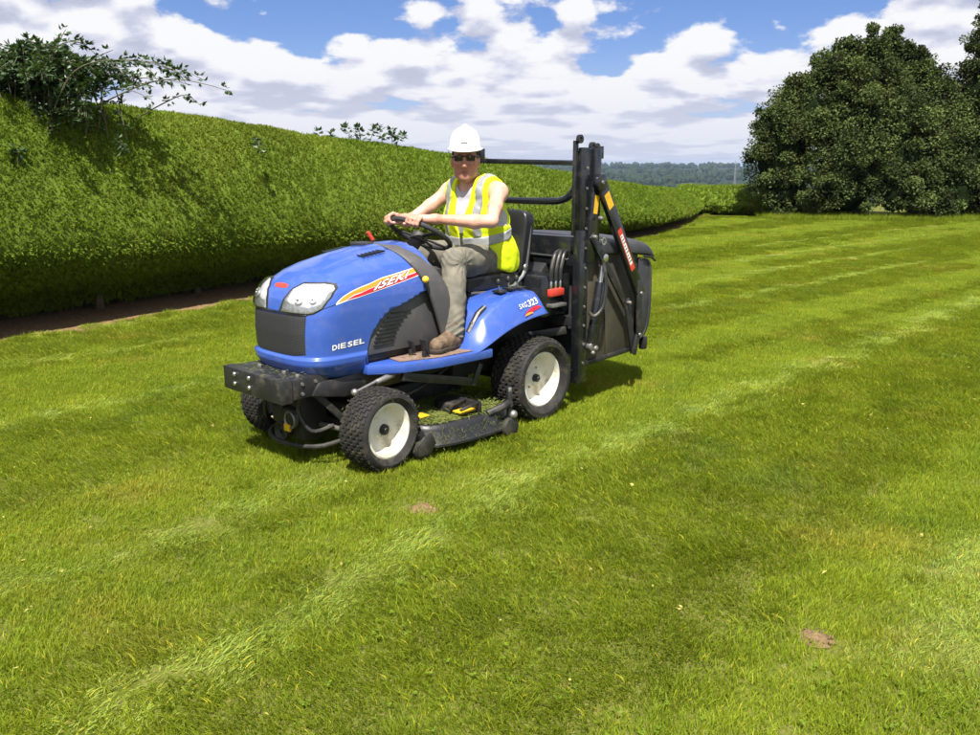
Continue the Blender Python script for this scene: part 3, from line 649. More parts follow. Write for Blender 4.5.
lobes_tree((14.75, 26.4), [((-.9, -.2, 1.7), (1.4, 1.3, 1.6)), ((.7, -.4, 2.0), (1.5, 1.4, 1.9)), ((.0, 0, 3.6), (1.2, 1.3, 1.2)), ((.15, .1, 4.9), (.85, .9, 1.0)), ((1.4, .2, 4.2), (1.2, 1.2, 1.5)), ((-.1, 0, 5.75), (.5, .5, .6)), ((1.5, .0, 5.9), (.9, .8, .9)), ((.6, 0, 6.0), (.6, .6, .6)), ((2.4, .1, 2.2), (1.3, 1.3, 2.0)), ((-1.2, -.9, .8), (1.1, .9, .9)), ((.4, -1.1, .8), (1.2, .9, .9)), ((2.0, -.9, .8), (1.2, .9, .9))],
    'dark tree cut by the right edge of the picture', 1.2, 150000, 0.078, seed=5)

# --- far woods and a distant mast -------------------------------------------
rs = np.random.default_rng(12); n = 9000
r_ = 420*np.exp(rs.random(n)*2.05); a_ = R(-36) + rs.random(n)*R(72); X = r_*np.sin(a_); Y = r_*np.cos(a_)
wd = fbm2(X, Y, 0.0045, 9.0) + 0.25*(fbm2(X, Y, 0.02, 4.0)-0.5); kp = wd > 0.40; X, Y, r_ = X[kp], Y[kp], r_[kp]
q = bmesh.new(); bmesh.ops.create_icosphere(q, subdivisions=1, radius=1.0); ico = np.array([v_.co[:] for v_ in q.verts]); icf = np.array([[v_.index for v_ in f.verts] for f in q.faces]); q.free()
n = len(X); rad_ = (2.0 + 2.4*rs.random(n))*(1 + r_/2400); base = np.arange(n)*len(ico)
bump = 1 + 0.30*(rs.random((n, len(ico), 1)) - 0.5)*2
V = ico[None]*bump*rad_[:, None, None]*np.array([1, 1, 0.95]) + np.stack([X, Y, zg(X, Y) + rad_*0.75], 1)[:, None]
M_far = leaf_mat('far_tree_leaves', (0.011, 0.021, 0.009), (0.028, 0.046, 0.016), 0.02, 0.05, 0.8, None, 0.1, fine=0.12)
fw = npmesh('distant_woodland', V.reshape(-1, 3), (icf[None] + base[:, None, None]).reshape(-1, 3), M_far, smooth=False); tag(fw, 'far off woods on the low hills at the horizon', kind='stuff')
M_steel = mat('galvanised_steel', (0.35, 0.36, 0.38), 0.5, 0.6)
mx_, my_ = 600*math.tan(R(15.7)), 600.0; mz = float(zg(mx_, my_)); rt = empty('radio_mast', (mx_, my_, mz)); tag(rt, 'thin lattice mast on the skyline left of the big trees', 'mast')
b = MB()
for s_ in range(3):
    ca, sa = math.cos(2.1*s_), math.sin(2.1*s_); b.tube([(1.3*ca, 1.3*sa, 0), (.25*ca, .25*sa, 1.5-mz+4.5)], [.14, .1], 5)
b.build('lattice_leg', M_steel, rt)
b = MB()
for j in range(14):
    z_ = j*(1.5-mz+4.5)/14; w_ = 1.3 - 1.05*j/14
    for s_ in range(3): b.bar((w_*math.cos(2.1*s_), w_*math.sin(2.1*s_), z_), (w_*.93*math.cos(2.1*s_+2.1), w_*.93*math.sin(2.1*s_+2.1), z_+1.7), .08, .08, bev=0)
b.build('lattice_brace', M_steel, rt)

# --- bramble thicket and saplings growing out of the hedge top ----------------
M_bram = leaf_mat('bramble_leaves', (0.028, 0.060, 0.022), (0.075, 0.120, 0.045), 3.0, 0.25, 0.40, 'tint', 0.5, fine=12)
M_cane = mat('bramble_cane', (0.10, 0.09, 0.045), 0.7, var=0.3)
def shrub(name, loc, canes, label, cat, leaf, per_m, seed, sparse=0, group=None, r0=0.007, leafscale=None, trifol=True):
    rs = np.random.default_rng(seed); root = empty(name, loc); tag(root, label, cat, group)
    P, D = [], []
    for cn in canes:
        pts_ = catmull([Vector(p) for p in cn], 8); b = MB(); b.tube(pts_, [r0, r0*.8, r0*.35], 6); b.build('cane', M_cane, root)
        L_ = sum((pts_[i+1]-pts_[i]).length for i in range(len(pts_)-1)); m_ = int(L_*per_m*(.50 if canes.index(cn) >= len(canes)-sparse else 1))
        for j in range(m_):
            t = 0.04 + 0.96*rs.random(); f = t*(len(pts_)-1); i = min(int(f), len(pts_)-2); p = pts_[i].lerp(pts_[i+1], f-i); tg = (pts_[i+1]-pts_[i]).normalized()
            pet = Vector(rs.normal(size=3)); pet = (pet - tg*pet.dot(tg)).normalized()*0.016*(1+rs.random()) + tg*0.012 + Vector((0, 0, .008))
            q_ = p + pet
            for w_ in ((0,) if not trifol else (-1, 0, 1)):
                d = pet.normalized() + Vector(rs.normal(size=3))*0.25 + Vector((0, 0, -0.25)); sd_ = d.cross(Vector((0, 0, 1))).normalized()
                d = (d.normalized() + sd_*0.9*w_).normalized(); P.append(q_[:]); D.append(d[:])
    P = np.array(P); D = np.array(D); n_ = len(P)
    up = np.array([0, 0, 1.0]) + rs.normal(size=(n_, 3))*0.45
    V, Fq = diamonds(P, D, leaf*(.65+.7*rs.random(n_)), leaf*.62*(.7+.5*rs.random(n_)), np.cross(D, up), 0.08)
    o = npmesh('leaves', V, Fq, M_bram, root, smooth=False); o['kind'] = 'stuff'
    tint = np.repeat(np.clip(rs.normal(1, .25, n_), .5, 1.8), 4); set_color(o.data, 'tint', np.stack([tint, tint, tint], 1))
    return root
rs = np.random.default_rng(41); canes = []
for i in range(112):    # dense mound at the left
    a0 = rs.normal()*0.30 - .22; b0 = rs.normal()*0.20; hgt = 0.20 + 0.36*rs.random()*math.exp(-(a0+.15)**2/.25); lx = rs.normal()*0.34; ly = rs.normal()*0.26
    canes.append([(a0, b0, -.35), (a0 + lx*.3, b0 + ly*.3, hgt*.75), (a0 + lx*.8, b0 + ly*.7 - .05, hgt*(.9+.2*rs.random())), (a0 + lx*1.2, b0 + ly - .1, hgt*.6)])
for i in range(14):    # spilling over the edge of the hedge
    a0 = -.15 + rs.random()*0.55; dn = .12 + .22*rs.random()
    canes.append([(a0*.7, .0, .10), (a0, -.18, .12), (a0 + .08, -.34, .02), (a0 + .12, -.45, -dn)])
arch = [[(.1, 0, .1), (.45, -.05, .30), (.85, -.1, .38), (1.25, -.1, .33), (1.55, -.1, .20)], [(.2, 0, .05), (.55, .0, .20), (.95, .1, .24), (1.25, .15, .20)],
        [(.2, -.1, 0), (.55, -.2, .10), (.85, -.25, .10), (1.1, -.3, .0)], [(-.1, .1, .25), (.05, .1, .55), (.15, .1, .70)], [(.1, .1, .2), (.5, .15, .33), (.8, .2, .36)], [(.5, .0, .0), (.95, -.1, .16), (1.3, -.2, .20), (1.6, -.25, .15), (1.85, -.3, .08)],
        [(.8, .05, -.15), (1.1, -.05, -.02), (1.35, -.1, .06), (1.5, -.1, -.04)], [(.0, .1, .2), (-.1, .1, .50), (-.25, .1, .62)], [(.2, 0, .1), (.4, 0, .38), (.62, .05, .50)], [(1.15, -.1, .34), (1.3, -.12, .27), (1.38, -.12, .16)], [(.9, -.1, .37), (1.05, -.15, .28), (1.1, -.15, .20)]]
shrub('bramble_bush', (-4.36, 8.88, 2.14), canes + arch, 'dark leafy bramble thicket arching out of the hedge top at far left', 'bush', 0.055, 46, 8, sparse=len(arch))
def sapling(loc, n_, hgt, spread, label, seed):
    rs = np.random.default_rng(seed)
    cs = [[(rs.normal()*.05, rs.normal()*.05, -.3), (spread*(i/(n_-1)-.5)*.6, rs.normal()*.1, hgt*.5), (spread*(i/(n_-1)-.5), rs.normal()*.12, hgt*(.75+.3*rs.random()))] for i in range(n_)]
    return shrub('self_sown_sapling', loc, cs, label, 'sapling', .075, 34, seed, group='saplings along the hedge top')
sapling((-1.93, 13.1, 1.74), 3, .36, .50, 'leafy sapling on the hedge top, left of two near the driver', 4)
sapling((-1.50, 13.35, 1.70), 3, .36, .34, 'leafy sapling on the hedge top, right of two and nearest the driver', 6)
sapling((-2.35, 12.6, 1.80), 2, .20, .22, 'lowest tiny sapling on the hedge top left of the two taller ones', 9)
rs = np.random.default_rng(77)
for i, (p, lb) in enumerate([((-4.35, 8.0, 1.62), 'small pale sprig of leaves poking out of the hedge face at far left'), ((-3.72, 8.75, 1.72), 'small pale sprig of leaves on the hedge face below the bramble shadow'), ((-2.75, 10.2, 1.75), 'wider pale sprig of leaves on the hedge face left of the mower bonnet')]):
    shrub('leafy_sprig', p, [[(0, 0, 0), (.08, -.06, .04), (.10, -.14, -.06 - .05*j)] for j in range(2)], lb, 'sprig', .06, 36, 20+i, group='sprigs in the hedge face', r0=.004)

# --- summer haze over the valley ------------------------------------------------
hm = bpy.data.materials.new('haze_air'); hm.use_nodes = True; t = NT(hm.node_tree); t.n.remove(t.n['Principled BSDF'])
pv = t.new('ShaderNodeVolumePrincipled'); pv.inputs['Color'].default_value = (0.55, 0.72, 1.0, 1); pv.inputs['Density'].default_value = 0.00012; pv.inputs['Anisotropy'].default_value = 0.2
t.l.new(pv.outputs[0], t.n['Material Output'].inputs['Volume'])
b = MB(); b.box(-9500, 9500, -9500, 9500, -36, 42, 0); hz_o = b.build('haze', hm, smooth=0); tag(hz_o, 'thin summer haze in the air', kind='stuff')

# ================================================================== THE MOWER
# ---- bonnet surface: left half u in 0..1 (0 nose centre, 1 rear), z height
BZ = np.array([.465, .50, .545, .575, .583, .60, .70, .80, .86, .90, .94, .98, 1.01, 1.04, 1.06, 1.08, 1.095, 1.104])
BX = np.array([1.46, 1.50, 1.525, 1.527, 1.513, 1.513, 1.520, 1.515, 1.500, 1.480, 1.445, 1.385, 1.315, 1.22, 1.14, 1.03, .92, .80])
BW = np.array([.275, .305, .325, .327, .314, .314, .320, .323, .320, .314, .302, .280, .255, .220, .188, .142, .092, .02])
BC = np.array([.22, .22, .22, .22, .22, .22, .23, .25, .27, .29, .32, .36, .40, .42, .40, .32, .22, .10])
BN = np.array([3.2, 3.2, 3.2, 3.2, 3.2, 3.2, 3.1, 3.0, 2.9, 2.8, 2.6, 2.5, 2.4, 2.3, 2.2, 2.2, 2.2, 2.2])
XR = 0.70
def bonnet_pt(u, z):
    """u in -1..1 (positive = left side)"""
    u = np.asarray(u, float); z = np.asarray(z, float)
    xn = np.interp(z, BZ, BX); w_ = np.interp(z, BZ, BW); c = np.interp(z, BZ, BC); n = np.interp(z, BZ, BN)
    a = np.abs(u); x0 = xn - c
    ph = np.clip(a/.55, 0, 1)*np.pi/2
    xf = x0 + c*np.cos(ph)**(2/n); yf = np.sin(ph)**(2/n)
    t = np.clip((a-.55)/.45, 0, 1); xs = x0*(1-t) + XR*t
    x = np.where(a < .55, xf, xs); y = np.where(a < .55, yf, 1.0)*w_*(1.035 - .10*np.clip((x-.7)/.8, 0, 1))
    return np.stack([x, y*np.sign(np.where(u == 0, 1, u)), z + 0*x], -1)
M_blue = mat('blue_paint', (0.036, 0.090, 0.38), 0.32, var=0.05, vscale=3, coat=0.7, spec=0.5, dirt=(0.22, 0.21, 0.20), dscale=13, damt=0.15)
M_black = mat('black_steel', (0.017, 0.017, 0.019), 0.42, var=0.35, vscale=10, bump=0.06, bscale=120, dirt=(0.085, 0.075, 0.055), dscale=9, damt=0.5)
M_blackgl = mat('black_gloss', (0.010, 0.011, 0.013), 0.22, var=0.2, vscale=8, coat=0.3, dirt=(0.05, 0.045, 0.035), dscale=11, damt=0.35)
M_under = mat('oily_castings', (0.014, 0.013, 0.012), 0.6, var=0.5, vscale=14, dirt=(0.06, 0.055, 0.035), dscale=12, damt=0.6)
M_grey = mat('grey_plastic', (0.070, 0.068, 0.070), 0.55, var=0.12, vscale=9, bump=0.05, bscale=300, dirt=(0.16, 0.14, 0.11), dscale=8, damt=0.25)
M_dgrey = mat('dark_plastic', (0.028, 0.028, 0.030), 0.55, var=0.2, vscale=9, bump=0.05, bscale=300, dirt=(0.10, 0.09, 0.06), dscale=10, damt=0.4)
M_rubber = mat('tyre_rubber', (0.020, 0.019, 0.018), 0.75, var=0.3, vscale=20, bump=0.15, bscale=120, dirt=(0.075, 0.065, 0.045), dscale=10, damt=0.55, spec=0.3)
M_rim = mat('cream_rim_paint', (0.72, 0.69, 0.60), 0.45, var=0.06, vscale=10, dirt=(0.30, 0.25, 0.14), dscale=10, damt=0.75)
M_chrome = mat('bright_metal', (0.62, 0.62, 0.62), 0.25, 0.95)
M_worn = mat('worn_steel', (0.26, 0.25, 0.24), 0.45, 0.7, var=0.3, vscale=20, dirt=(0.10, 0.08, 0.05), dscale=15, damt=0.6)
M_mat = mat('dusty_floor_mat', (0.20, 0.13, 0.10), 0.85, var=0.35, vscale=16, bump=0.5, bscale=90, dirt=(0.09, 0.07, 0.05), dscale=12, damt=0.6)
M_seat = mat('black_vinyl', (0.014, 0.014, 0.016), 0.33, var=0.15, bump=0.08, bscale=180, spec=0.5)
M_olive = mat('dusty_olive_panel', (0.066, 0.058, 0.038), 0.6, var=0.35, vscale=5, dirt=(0.028, 0.027, 0.023), dscale=6, damt=0.8)
M_coll = mat('textured_black_plastic', (0.030, 0.030, 0.036), 0.48, var=0.2, vscale=6, bump=0.12, bscale=220, dirt=(0.075, 0.075, 0.075), dscale=5, damt=0.4)
M_yel = mat('yellow_sticker', (0.72, 0.42, 0.015), 0.5, dirt=(0.25, 0.18, 0.05), dscale=30, damt=0.3)
M_org = mat('orange_sticker', (0.80, 0.27, 0.02), 0.4); M_red = mat('red_sticker', (0.55, 0.012, 0.025), 0.4)
M_darkred = mat('dark_red_sticker', (0.22, 0.02, 0.03), 0.4); M_white = mat('white_sticker', (0.80, 0.79, 0.76), 0.45); M_ylw2 = mat('warm_yellow_sticker', (0.80, 0.42, 0.03), 0.4)
M_redp = mat('red_plastic', (0.55, 0.05, 0.03), 0.4); M_yelp = mat('yellow_knob', (0.75, 0.52, 0.03), 0.35)
M_clip = leaf_mat('grass_clippings', (0.07, 0.095, 0.02), (0.17, 0.19, 0.05), 25, 0.0, 0.9, None, 0.1, fine=90)
def glass_mat():
    m = bpy.data.materials.new('clear_lens'); m.use_nodes = True; t = NT(m.node_tree); t.n.remove(t.n['Principled BSDF'])
    tr = t.new('ShaderNodeBsdfTransparent'); gl = t.new('ShaderNodeBsdfGlossy'); gl.inputs['Roughness'].default_value = 0.05
    fr = t.new('ShaderNodeFresnel'); fr.inputs[0].default_value = 1.5; mx = t.new('ShaderNodeMixShader')
    t.l.new(t.math('ADD', t.math('MULTIPLY', fr.outputs[0], 0.9), 0.03), mx.inputs[0]); t.l.new(tr.outputs[0], mx.inputs[1]); t.l.new(gl.outputs[0], mx.inputs[2]); t.l.new(mx.outputs[0], t.n['Material Output'].inputs[0]); return m
M_lens = glass_mat()
def reflector_mat():
    m = bpy.data.materials.new('lamp_reflector'); m.use_nodes = True; t = NT(m.node_tree); b = t.n['Principled BSDF']
    co = t.new('ShaderNodeTexCoord').outputs['Object']; v = t.new('ShaderNodeTexVoronoi', feature='F1'); v.inputs['Scale'].default_value = 45; t.l.new(co, v.inputs['Vector'])
    bp = t.new('ShaderNodeBump'); bp.inputs['Strength'].default_value = 0.25; bp.inputs['Distance'].default_value = 0.01; t.l.new(v.outputs['Distance'], bp.inputs['Height']); t.l.new(bp.outputs[0], b.inputs['Normal'])
    b.inputs['Base Color'].default_value = (0.80, 0.80, 0.78, 1); b.inputs['Metallic'].default_value = 0.55; b.inputs['Roughness'].default_value = 0.28; return m
M_refl = reflector_mat()

mower = empty('ride_on_mower', (MOWER_O[0], MOWER_O[1], 0), math.atan2(FWD[1], FWD[0]))
tag(mower, 'blue ride-on diesel mower with raised black grass collector on the lawn', 'mower')

def boxes_np(mats_, dims):
    """many small boxes as one vertex/face array"""
    c = np.array([(-1,-1,-1),(1,-1,-1),(1,1,-1),(-1,1,-1),(-.8,-.8,1),(.8,-.8,1),(.8,.8,1),(-.8,.8,1)])*.5
    f = np.array([(0,3,2,1),(4,5,6,7),(0,1,5,4),(1,2,6,5),(2,3,7,6),(3,0,4,7)])
    V, Fq = [], []
    for i, (M, d) in enumerate(zip(mats_, dims)):
        M = np.array(M); p = c*np.array(d); V.append(p @ M[:3, :3].T + M[:3, 3]); Fq.append(f + 8*i)
    return np.concatenate(V), np.concatenate(Fq)

def wheel(x, y, Rr, wd, rim_r, rows, nlug, side, label, turn=0.0, hubcap=True):
    wr = empty('wheel', (x, y, Rr), turn, mower); wr['label'] = label
    hw = wd/2; tw = hw*0.82
    prof = [(rim_r-.004, -hw*.62), (rim_r+.010, -hw*.80), (rim_r+(Rr-rim_r)*.45, -hw), (Rr-.026, -hw*.985), (Rr-.012, -tw*1.03), (Rr-.008, -tw*.6), (Rr-.007, 0), (Rr-.008, tw*.6), (Rr-.012, tw*1.03), (Rr-.026, hw*.985), (rim_r+(Rr-rim_r)*.45, hw), (rim_r+.010, hw*.80), (rim_r-.004, hw*.62)]
    b = MB(); b.lathe(prof, (0, 0, 0), 'y', 64); b.build('tyre', M_rubber, wr, 40)
    Ms, ds = [], []
    for r_ in range(rows):
        yy = (r_ - (rows-1)/2)/((rows-1)/2)*tw*.97
        for k_ in range(nlug):
            a = 2*math.pi*(k_ + (r_ % 2)*.5)/nlug; rr = Rr - .006 - .006*(abs(yy)/tw)**3
            rot = Matrix.Rotation(-a + math.pi/2, 4, 'Y') @ Matrix.Translation((0, yy, rr)) @ Matrix.Rotation(R(5 if r_ % 2 else -5), 4, 'Z') @ Matrix.Rotation(R(-24*yy/tw*abs(yy/tw)), 4, 'X')
            Ms.append(rot); ds.append((2*math.pi*Rr/nlug*.66, 2*tw/(rows-1)*.84, .012))
    V, Fq = boxes_np(Ms, ds); o = npmesh('tread_blocks', V, Fq, M_rubber, wr, smooth=False); o['kind'] = 'stuff'
    # rim dish, open to the outside
    s = side
    b = MB(); b.lathe([(rim_r+.004, hw*.66), (rim_r+.006, hw*.72), (rim_r-.004, hw*.74), (rim_r-.012, hw*.64), (rim_r-.018, hw*.34), (rim_r-.030, hw*.10), (rim_r*.62, hw*.04), (rim_r*.38, hw*.08), (rim_r*.30, hw*.22), (rim_r*.18, hw*.24), (0.002, hw*.24)], (0, 0, 0), 'y', 48, s)
    b.lathe([(rim_r-.004, -hw*.6), (rim_r-.02, -hw*.4), (rim_r-.03, -hw*.1)], (0, 0, 0), 'y', 48, s)
    b.build('rim', M_rim, wr, 40, recalc=True)
    b = MB(); hr = .030 if hubcap else .026
    b.cyl((0, s*hw*.16, 0), (0, s*hw*.42, 0), hr, hr*.92, 24, .004); b.cyl((0, s*hw*.40, 0), (0, s*hw*.52, 0), hr*.55, hr*.45, 16, .003); b.build('hub_cap', M_black, wr)
    for k_ in range(4 if not hubcap else 0):
        a = k_*math.pi/2 + .5; b = MB(); b.cyl((.062*math.cos(a), -s*hw*.06, .062*math.sin(a)), (.062*math.cos(a), s*hw*.12, .062*math.sin(a)), .009, .008, 6); b.build('wheel_bolt', M_worn, wr)
    b = MB(); b.tube([(rim_r*.62, s*hw*.2, rim_r*.55), (rim_r*.64, s*hw*.55, rim_r*.58)], .005, 8); b.build('valve', M_black, wr)
    return wr
wheel(1.22, .455, .212, .185, .140, 8, 34, 1, 'front left wheel with cream rim', R(4))
wheel(1.22, -.455, .212, .185, .140, 8, 34, -1, 'front right wheel', R(4))
wheel(0, .42, .257, .245, .163, 9, 36, 1, 'rear left wheel with cream rim', 0, False)
wheel(0, -.42, .257, .245, .163, 9, 36, -1, 'rear right wheel', 0, False)

# ---- bonnet
ARX = np.array([.66, .79, .93, 1.03, 1.095, 1.146, 1.166, 1.18]); ARZ = np.array([.875, .856, .806, .776, .725, .665, .60, .40])
def dense_levels():
    z = []
    for a, c in zip(BZ[:-1], BZ[1:]):
        z += list(np.linspace(a, c, 5 if c-a > .02 else 3)[:-1])
    return np.array(z + [BZ[-1]])
zl = dense_levels(); ul = np.concatenate([np.linspace(0, .55, 30)[:-1], np.linspace(.55, 1, 90)]); ul = np.concatenate([-ul[::-1][:-1], ul])
Ug, Zg = np.meshgrid(ul, zl, indexing='ij')
zst = np.full(len(ul), .60)          # height where each column meets the wheel-arch cut
for _ in range(40): zst = .5*zst + .5*np.interp(bonnet_pt(ul, np.maximum(zst, .465))[:, 0], ARX, ARZ)
Zg = np.maximum(Zg, zst[:, None]); Pb = bonnet_pt(Ug, Zg)
# two shallow pressed flutes along the top
fl = np.exp(-((np.abs(Pb[..., 1]) - .125 - .03*(Pb[..., 0]-.8))/.014)**2)*sstep(.97, 1.02, Pb[..., 2]); Pb[..., 2] -= .006*fl
ni, nj = Ug.shape; idx = np.arange(ni*nj).reshape(ni, nj)
Fq = np.stack([idx[:-1, :-1], idx[1:, :-1], idx[1:, 1:], idx[:-1, 1:]], -1).reshape(-1, 4)
bonnet = npmesh('bonnet', Pb.reshape(-1, 3), Fq, M_blue, mower)
bm_ = bmesh.new(); bm_.from_mesh(bonnet.data); bmesh.ops.remove_doubles(bm_, verts=bm_.verts[:], dist=4e-4); bmesh.ops.recalc_face_normals(bm_, faces=bm_.faces[:]); bm_.to_mesh(bonnet.data); bm_.free()
bonnet.data.polygons.foreach_set('use_smooth', np.ones(len(bonnet.data.polygons), bool))
md = bonnet.modifiers.new('solid', 'SOLIDIFY'); md.thickness = .006; md.offset = -1
def bonnet_off(u, z, off):
    e = 2e-3; p = bonnet_pt(u, z); du = bonnet_pt(np.asarray(u)+e, z) - p; dz = bonnet_pt(u, np.asarray(z)+e) - p
    n = np.cross(du, dz); n /= np.linalg.norm(n, axis=-1, keepdims=True) + 1e-12
    n *= np.where((n[..., :1]*(p[..., :1]-1.0) + n[..., 1:2]*p[..., 1:2] + n[..., 2:]*(p[..., 2:]-.7)) < 0, -1, 1)
    return p + n*np.asarray(off)[..., None]
def patch(name, poly, off, m, parent, rings=7, drop=True, side=1, edge=0.001, power=6, dens=14):
    poly = [np.array(p, float) for p in poly]; pts_ = []
    for a, c in zip(poly, poly[1:] + poly[:1]):
        for t_ in np.linspace(0, 1, dens, endpoint=False): pts_.append(a*(1-t_) + c*t_)
    pts_ = np.array(pts_); c = pts_.mean(0); n_ = len(pts_); V = []
    for k_ in range(1, rings+1):
        s = k_/rings; q = c + (pts_-c)*s; V.append(bonnet_off(q[:, 0]*side, q[:, 1], np.full(n_, off if not drop else off*(1 - s**power) + edge*s**power)))
    V.append(bonnet_off(np.array([c[0]*side]), np.array([c[1]]), np.array([off]))); V = np.concatenate(V)
    idx = np.arange(rings*n_).reshape(rings, n_); nx = np.roll(idx, -1, 1)
    Fq = np.stack([idx[:-1], idx[1:], nx[1:], nx[:-1]], -1).reshape(-1, 4); Ft = np.stack([np.full(n_, rings*n_), idx[0], nx[0]], 1)
    o = npmesh(name, V, [Fq, Ft], m, parent); q = bmesh.new(); q.from_mesh(o.data); bmesh.ops.recalc_face_normals(q, faces=q.faces[:])
    q.to_mesh(o.data); q.free(); return o
def band(name, lo, hi, off, m, parent, n=60, side=1):
    """ribbon on the bonnet between two (u,z) polylines"""
    lo = np.array(lo, float); hi = np.array(hi, float)
    def rs_(p): s = np.concatenate([[0], np.cumsum(np.hypot(*np.diff(p*[1, 1.5], axis=0).T))]); t_ = np.linspace(0, s[-1], n); return np.stack([np.interp(t_, s, p[:, 0]), np.interp(t_, s, p[:, 1])], 1)
    lo, hi = rs_(lo), rs_(hi); V = []
    for f_ in (0, .33, .67, 1): q = lo*(1-f_) + hi*f_; V.append(bonnet_off(q[:, 0]*side, q[:, 1], np.full(n, off)))
    V = np.concatenate(V); idx = np.arange(4*n).reshape(4, n); Fq = np.stack([idx[:-1, :-1], idx[1:, :-1], idx[1:, 1:], idx[:-1, 1:]], -1).reshape(-1, 4)
    if side < 0: Fq = Fq[:, ::-1]
    return npmesh(name, V, Fq, m, parent)
HEAD = [(.03, .806), (.10, .800), (.20, .798), (.30, .808), (.358, .828), (.396, .88), (.392, .918), (.36, .936), (.297, .943), (.146, .942), (.085, .915), (.05, .87)]
hc = np.mean(HEAD, 0)
for s in (1, -1):
    big = [hc + (np.array(p)-hc)*[1.05, 1.09] for p in HEAD]
    hl = patch('headlight', big, .0035, M_black, bonnet, side=s, power=10); hl['label'] = 'clear wrap-round headlight'
    patch('reflector', [hc + (np.array(p)-hc)*.97 for p in HEAD], .0065, M_refl, hl, side=s, power=12, edge=.003)
    for (cu, cz, rr) in ((.17, .865, .026), (.275, .868, .021)):
        p0 = bonnet_off(np.array([cu*s]), np.array([cz]), np.array([.007]))[0]; p1 = bonnet_off(np.array([cu*s]), np.array([cz]), np.array([.016]))[0]
        b = MB(); b.cyl(p0, p1, rr, rr*.92, 24, .002); b.build('lamp_bowl', M_refl, hl); d_ = (p1-p0)/np.linalg.norm(p1-p0)
        b = MB(); b.ball(p1 + d_*.001, rr*.35); b.build('bulb', M_chrome, hl)
    patch('lens', HEAD, .022, M_lens, hl, side=s, power=8, edge=.002)
M_mesh = bpy.data.materials.new('grille_mesh'); M_mesh.use_nodes = True
t = NT(M_mesh.node_tree); bb = t.n['Principled BSDF']; co = t.new('ShaderNodeTexCoord').outputs['Object']
sx = t.new('ShaderNodeSeparateXYZ'); t.l.new(co, sx.inputs[0])
hole = t.math('GREATER_THAN', t.math('MULTIPLY', t.math('ABSOLUTE', t.math('SINE', t.math('MULTIPLY', sx.outputs[1], 420))), t.math('ABSOLUTE', t.math('SINE', t.math('MULTIPLY', sx.outputs[2], 420)))), 0.45)
t.l.new(t.mix(hole, (.045, .045, .052), (.006, .006, .007)), bb.inputs['Base Color']); bb.inputs['Roughness'].default_value = .5
GR_ = [(.232, .60), (.235, .66), (.243, .79), (.12, .792), (-.12, .792), (-.243, .79), (-.235, .66), (-.232, .60), (-.12, .590), (0, .588), (.12, .590)]
grl = patch('grille', [(a, c) for a, c in GR_], .004, M_mesh, bonnet, power=14, rings=9); grl['label'] = 'black mesh radiator grille'
band('grille_trim', [(-.25, .797), (-.1, .799), (.1, .799), (.25, .797)], [(-.25, .806), (-.1, .807), (.1, .807), (.25, .806)], .005, M_black, bonnet)
th = np.linspace(0, 2*np.pi, 16, endpoint=False)
for s in (1, -1): band('panel_gap', [(.345, .8215), (.40, .8335), (.452, .8435)], [(.345, .8245), (.40, .8365), (.452, .8465)], .0012, M_blackgl, bonnet, side=s)
patch('nose_badge', [(0.0 + .042*math.cos(a), .925 + .011*math.sin(a)) for a in th], .003, M_redp, bonnet, rings=4, dens=2)
# stripe decal with lettering
LO = [(.455, .846), (.498, .857), (.60, .882), (.706, .906), (.82, .931), (.920, .952)]; UP = [(.455, .846), (.478, .877), (.511, .899), (.555, .924), (.61, .947), (.75, .968), (.905, .988)]
for s in (1, -1):
    lo = [(a, c-.004) for a, c in LO]; up = [(a-.004, c+.004) for a, c in UP]
    dc = band('stripe_decal', lo, up, .0012, M_white, bonnet, side=s); dc['label'] = 'orange and red stripe with white lettering'
    md_ = [(.50, .861), (.53, .885), (.60, .910), (.706, .932), (.82, .954), (.914, .970)]
    band('orange_stripe', md_, [(.462, .852)] + UP[1:], .0022, M_org, dc, side=s)
    band('red_stripe', [(.505, .8595)] + LO[2:], [(.51, .862), (.535, .880), (.60, .906), (.706, .928), (.82, .950), (.914, .966)], .0022, M_red, dc, side=s)
def text_mesh(txt, bold=0.0, shear=0.0, space=1.0):
    cu = bpy.data.curves.new('lettering', 'FONT'); cu.body = txt; cu.size = 1.0; cu.offset = bold; cu.shear = shear; cu.space_character = space; cu.resolution_u = 3
    o = bpy.data.objects.new('lettering', cu); col.objects.link(o); dg = bpy.context.evaluated_depsgraph_get()
    me = bpy.data.meshes.new_from_object(o.evaluated_get(dg)); bpy.data.objects.remove(o); bpy.data.curves.remove(cu)
    V = np.array([v_.co[:] for v_ in me.vertices]); V[:, 0] -= V[:, 0].min(); V[:, 0] /= V[:, 0].max(); y0 = V[:, 1].min(); V[:, 1] = (V[:, 1]-y0)/(V[:, 1].max()-y0); return me, V
def letter(txt, fn, m, parent, bold=.02, shear=0.0, name='lettering', space=1.05):
    me, V = text_mesh(txt, bold, shear, space); Pn = fn(V[:, 0], V[:, 1]); me.vertices.foreach_set('co', np.asarray(Pn, np.float32).ravel()); me.update()
    me.materials.clear(); me.materials.append(m); o = bpy.data.objects.new(name, me); col.objects.link(o); o.parent = parent; return o
def on_bonnet(u0, z0, u1, z1, hgt, off, side=1):
    def fn(tx, ty):
        if side < 0: tx = 1 - tx
        u = u0 + (u1-u0)*tx; z = z0 + (z1-z0)*tx + hgt*ty; return bonnet_off(u*side, z, np.full(len(u), off))
    return fn
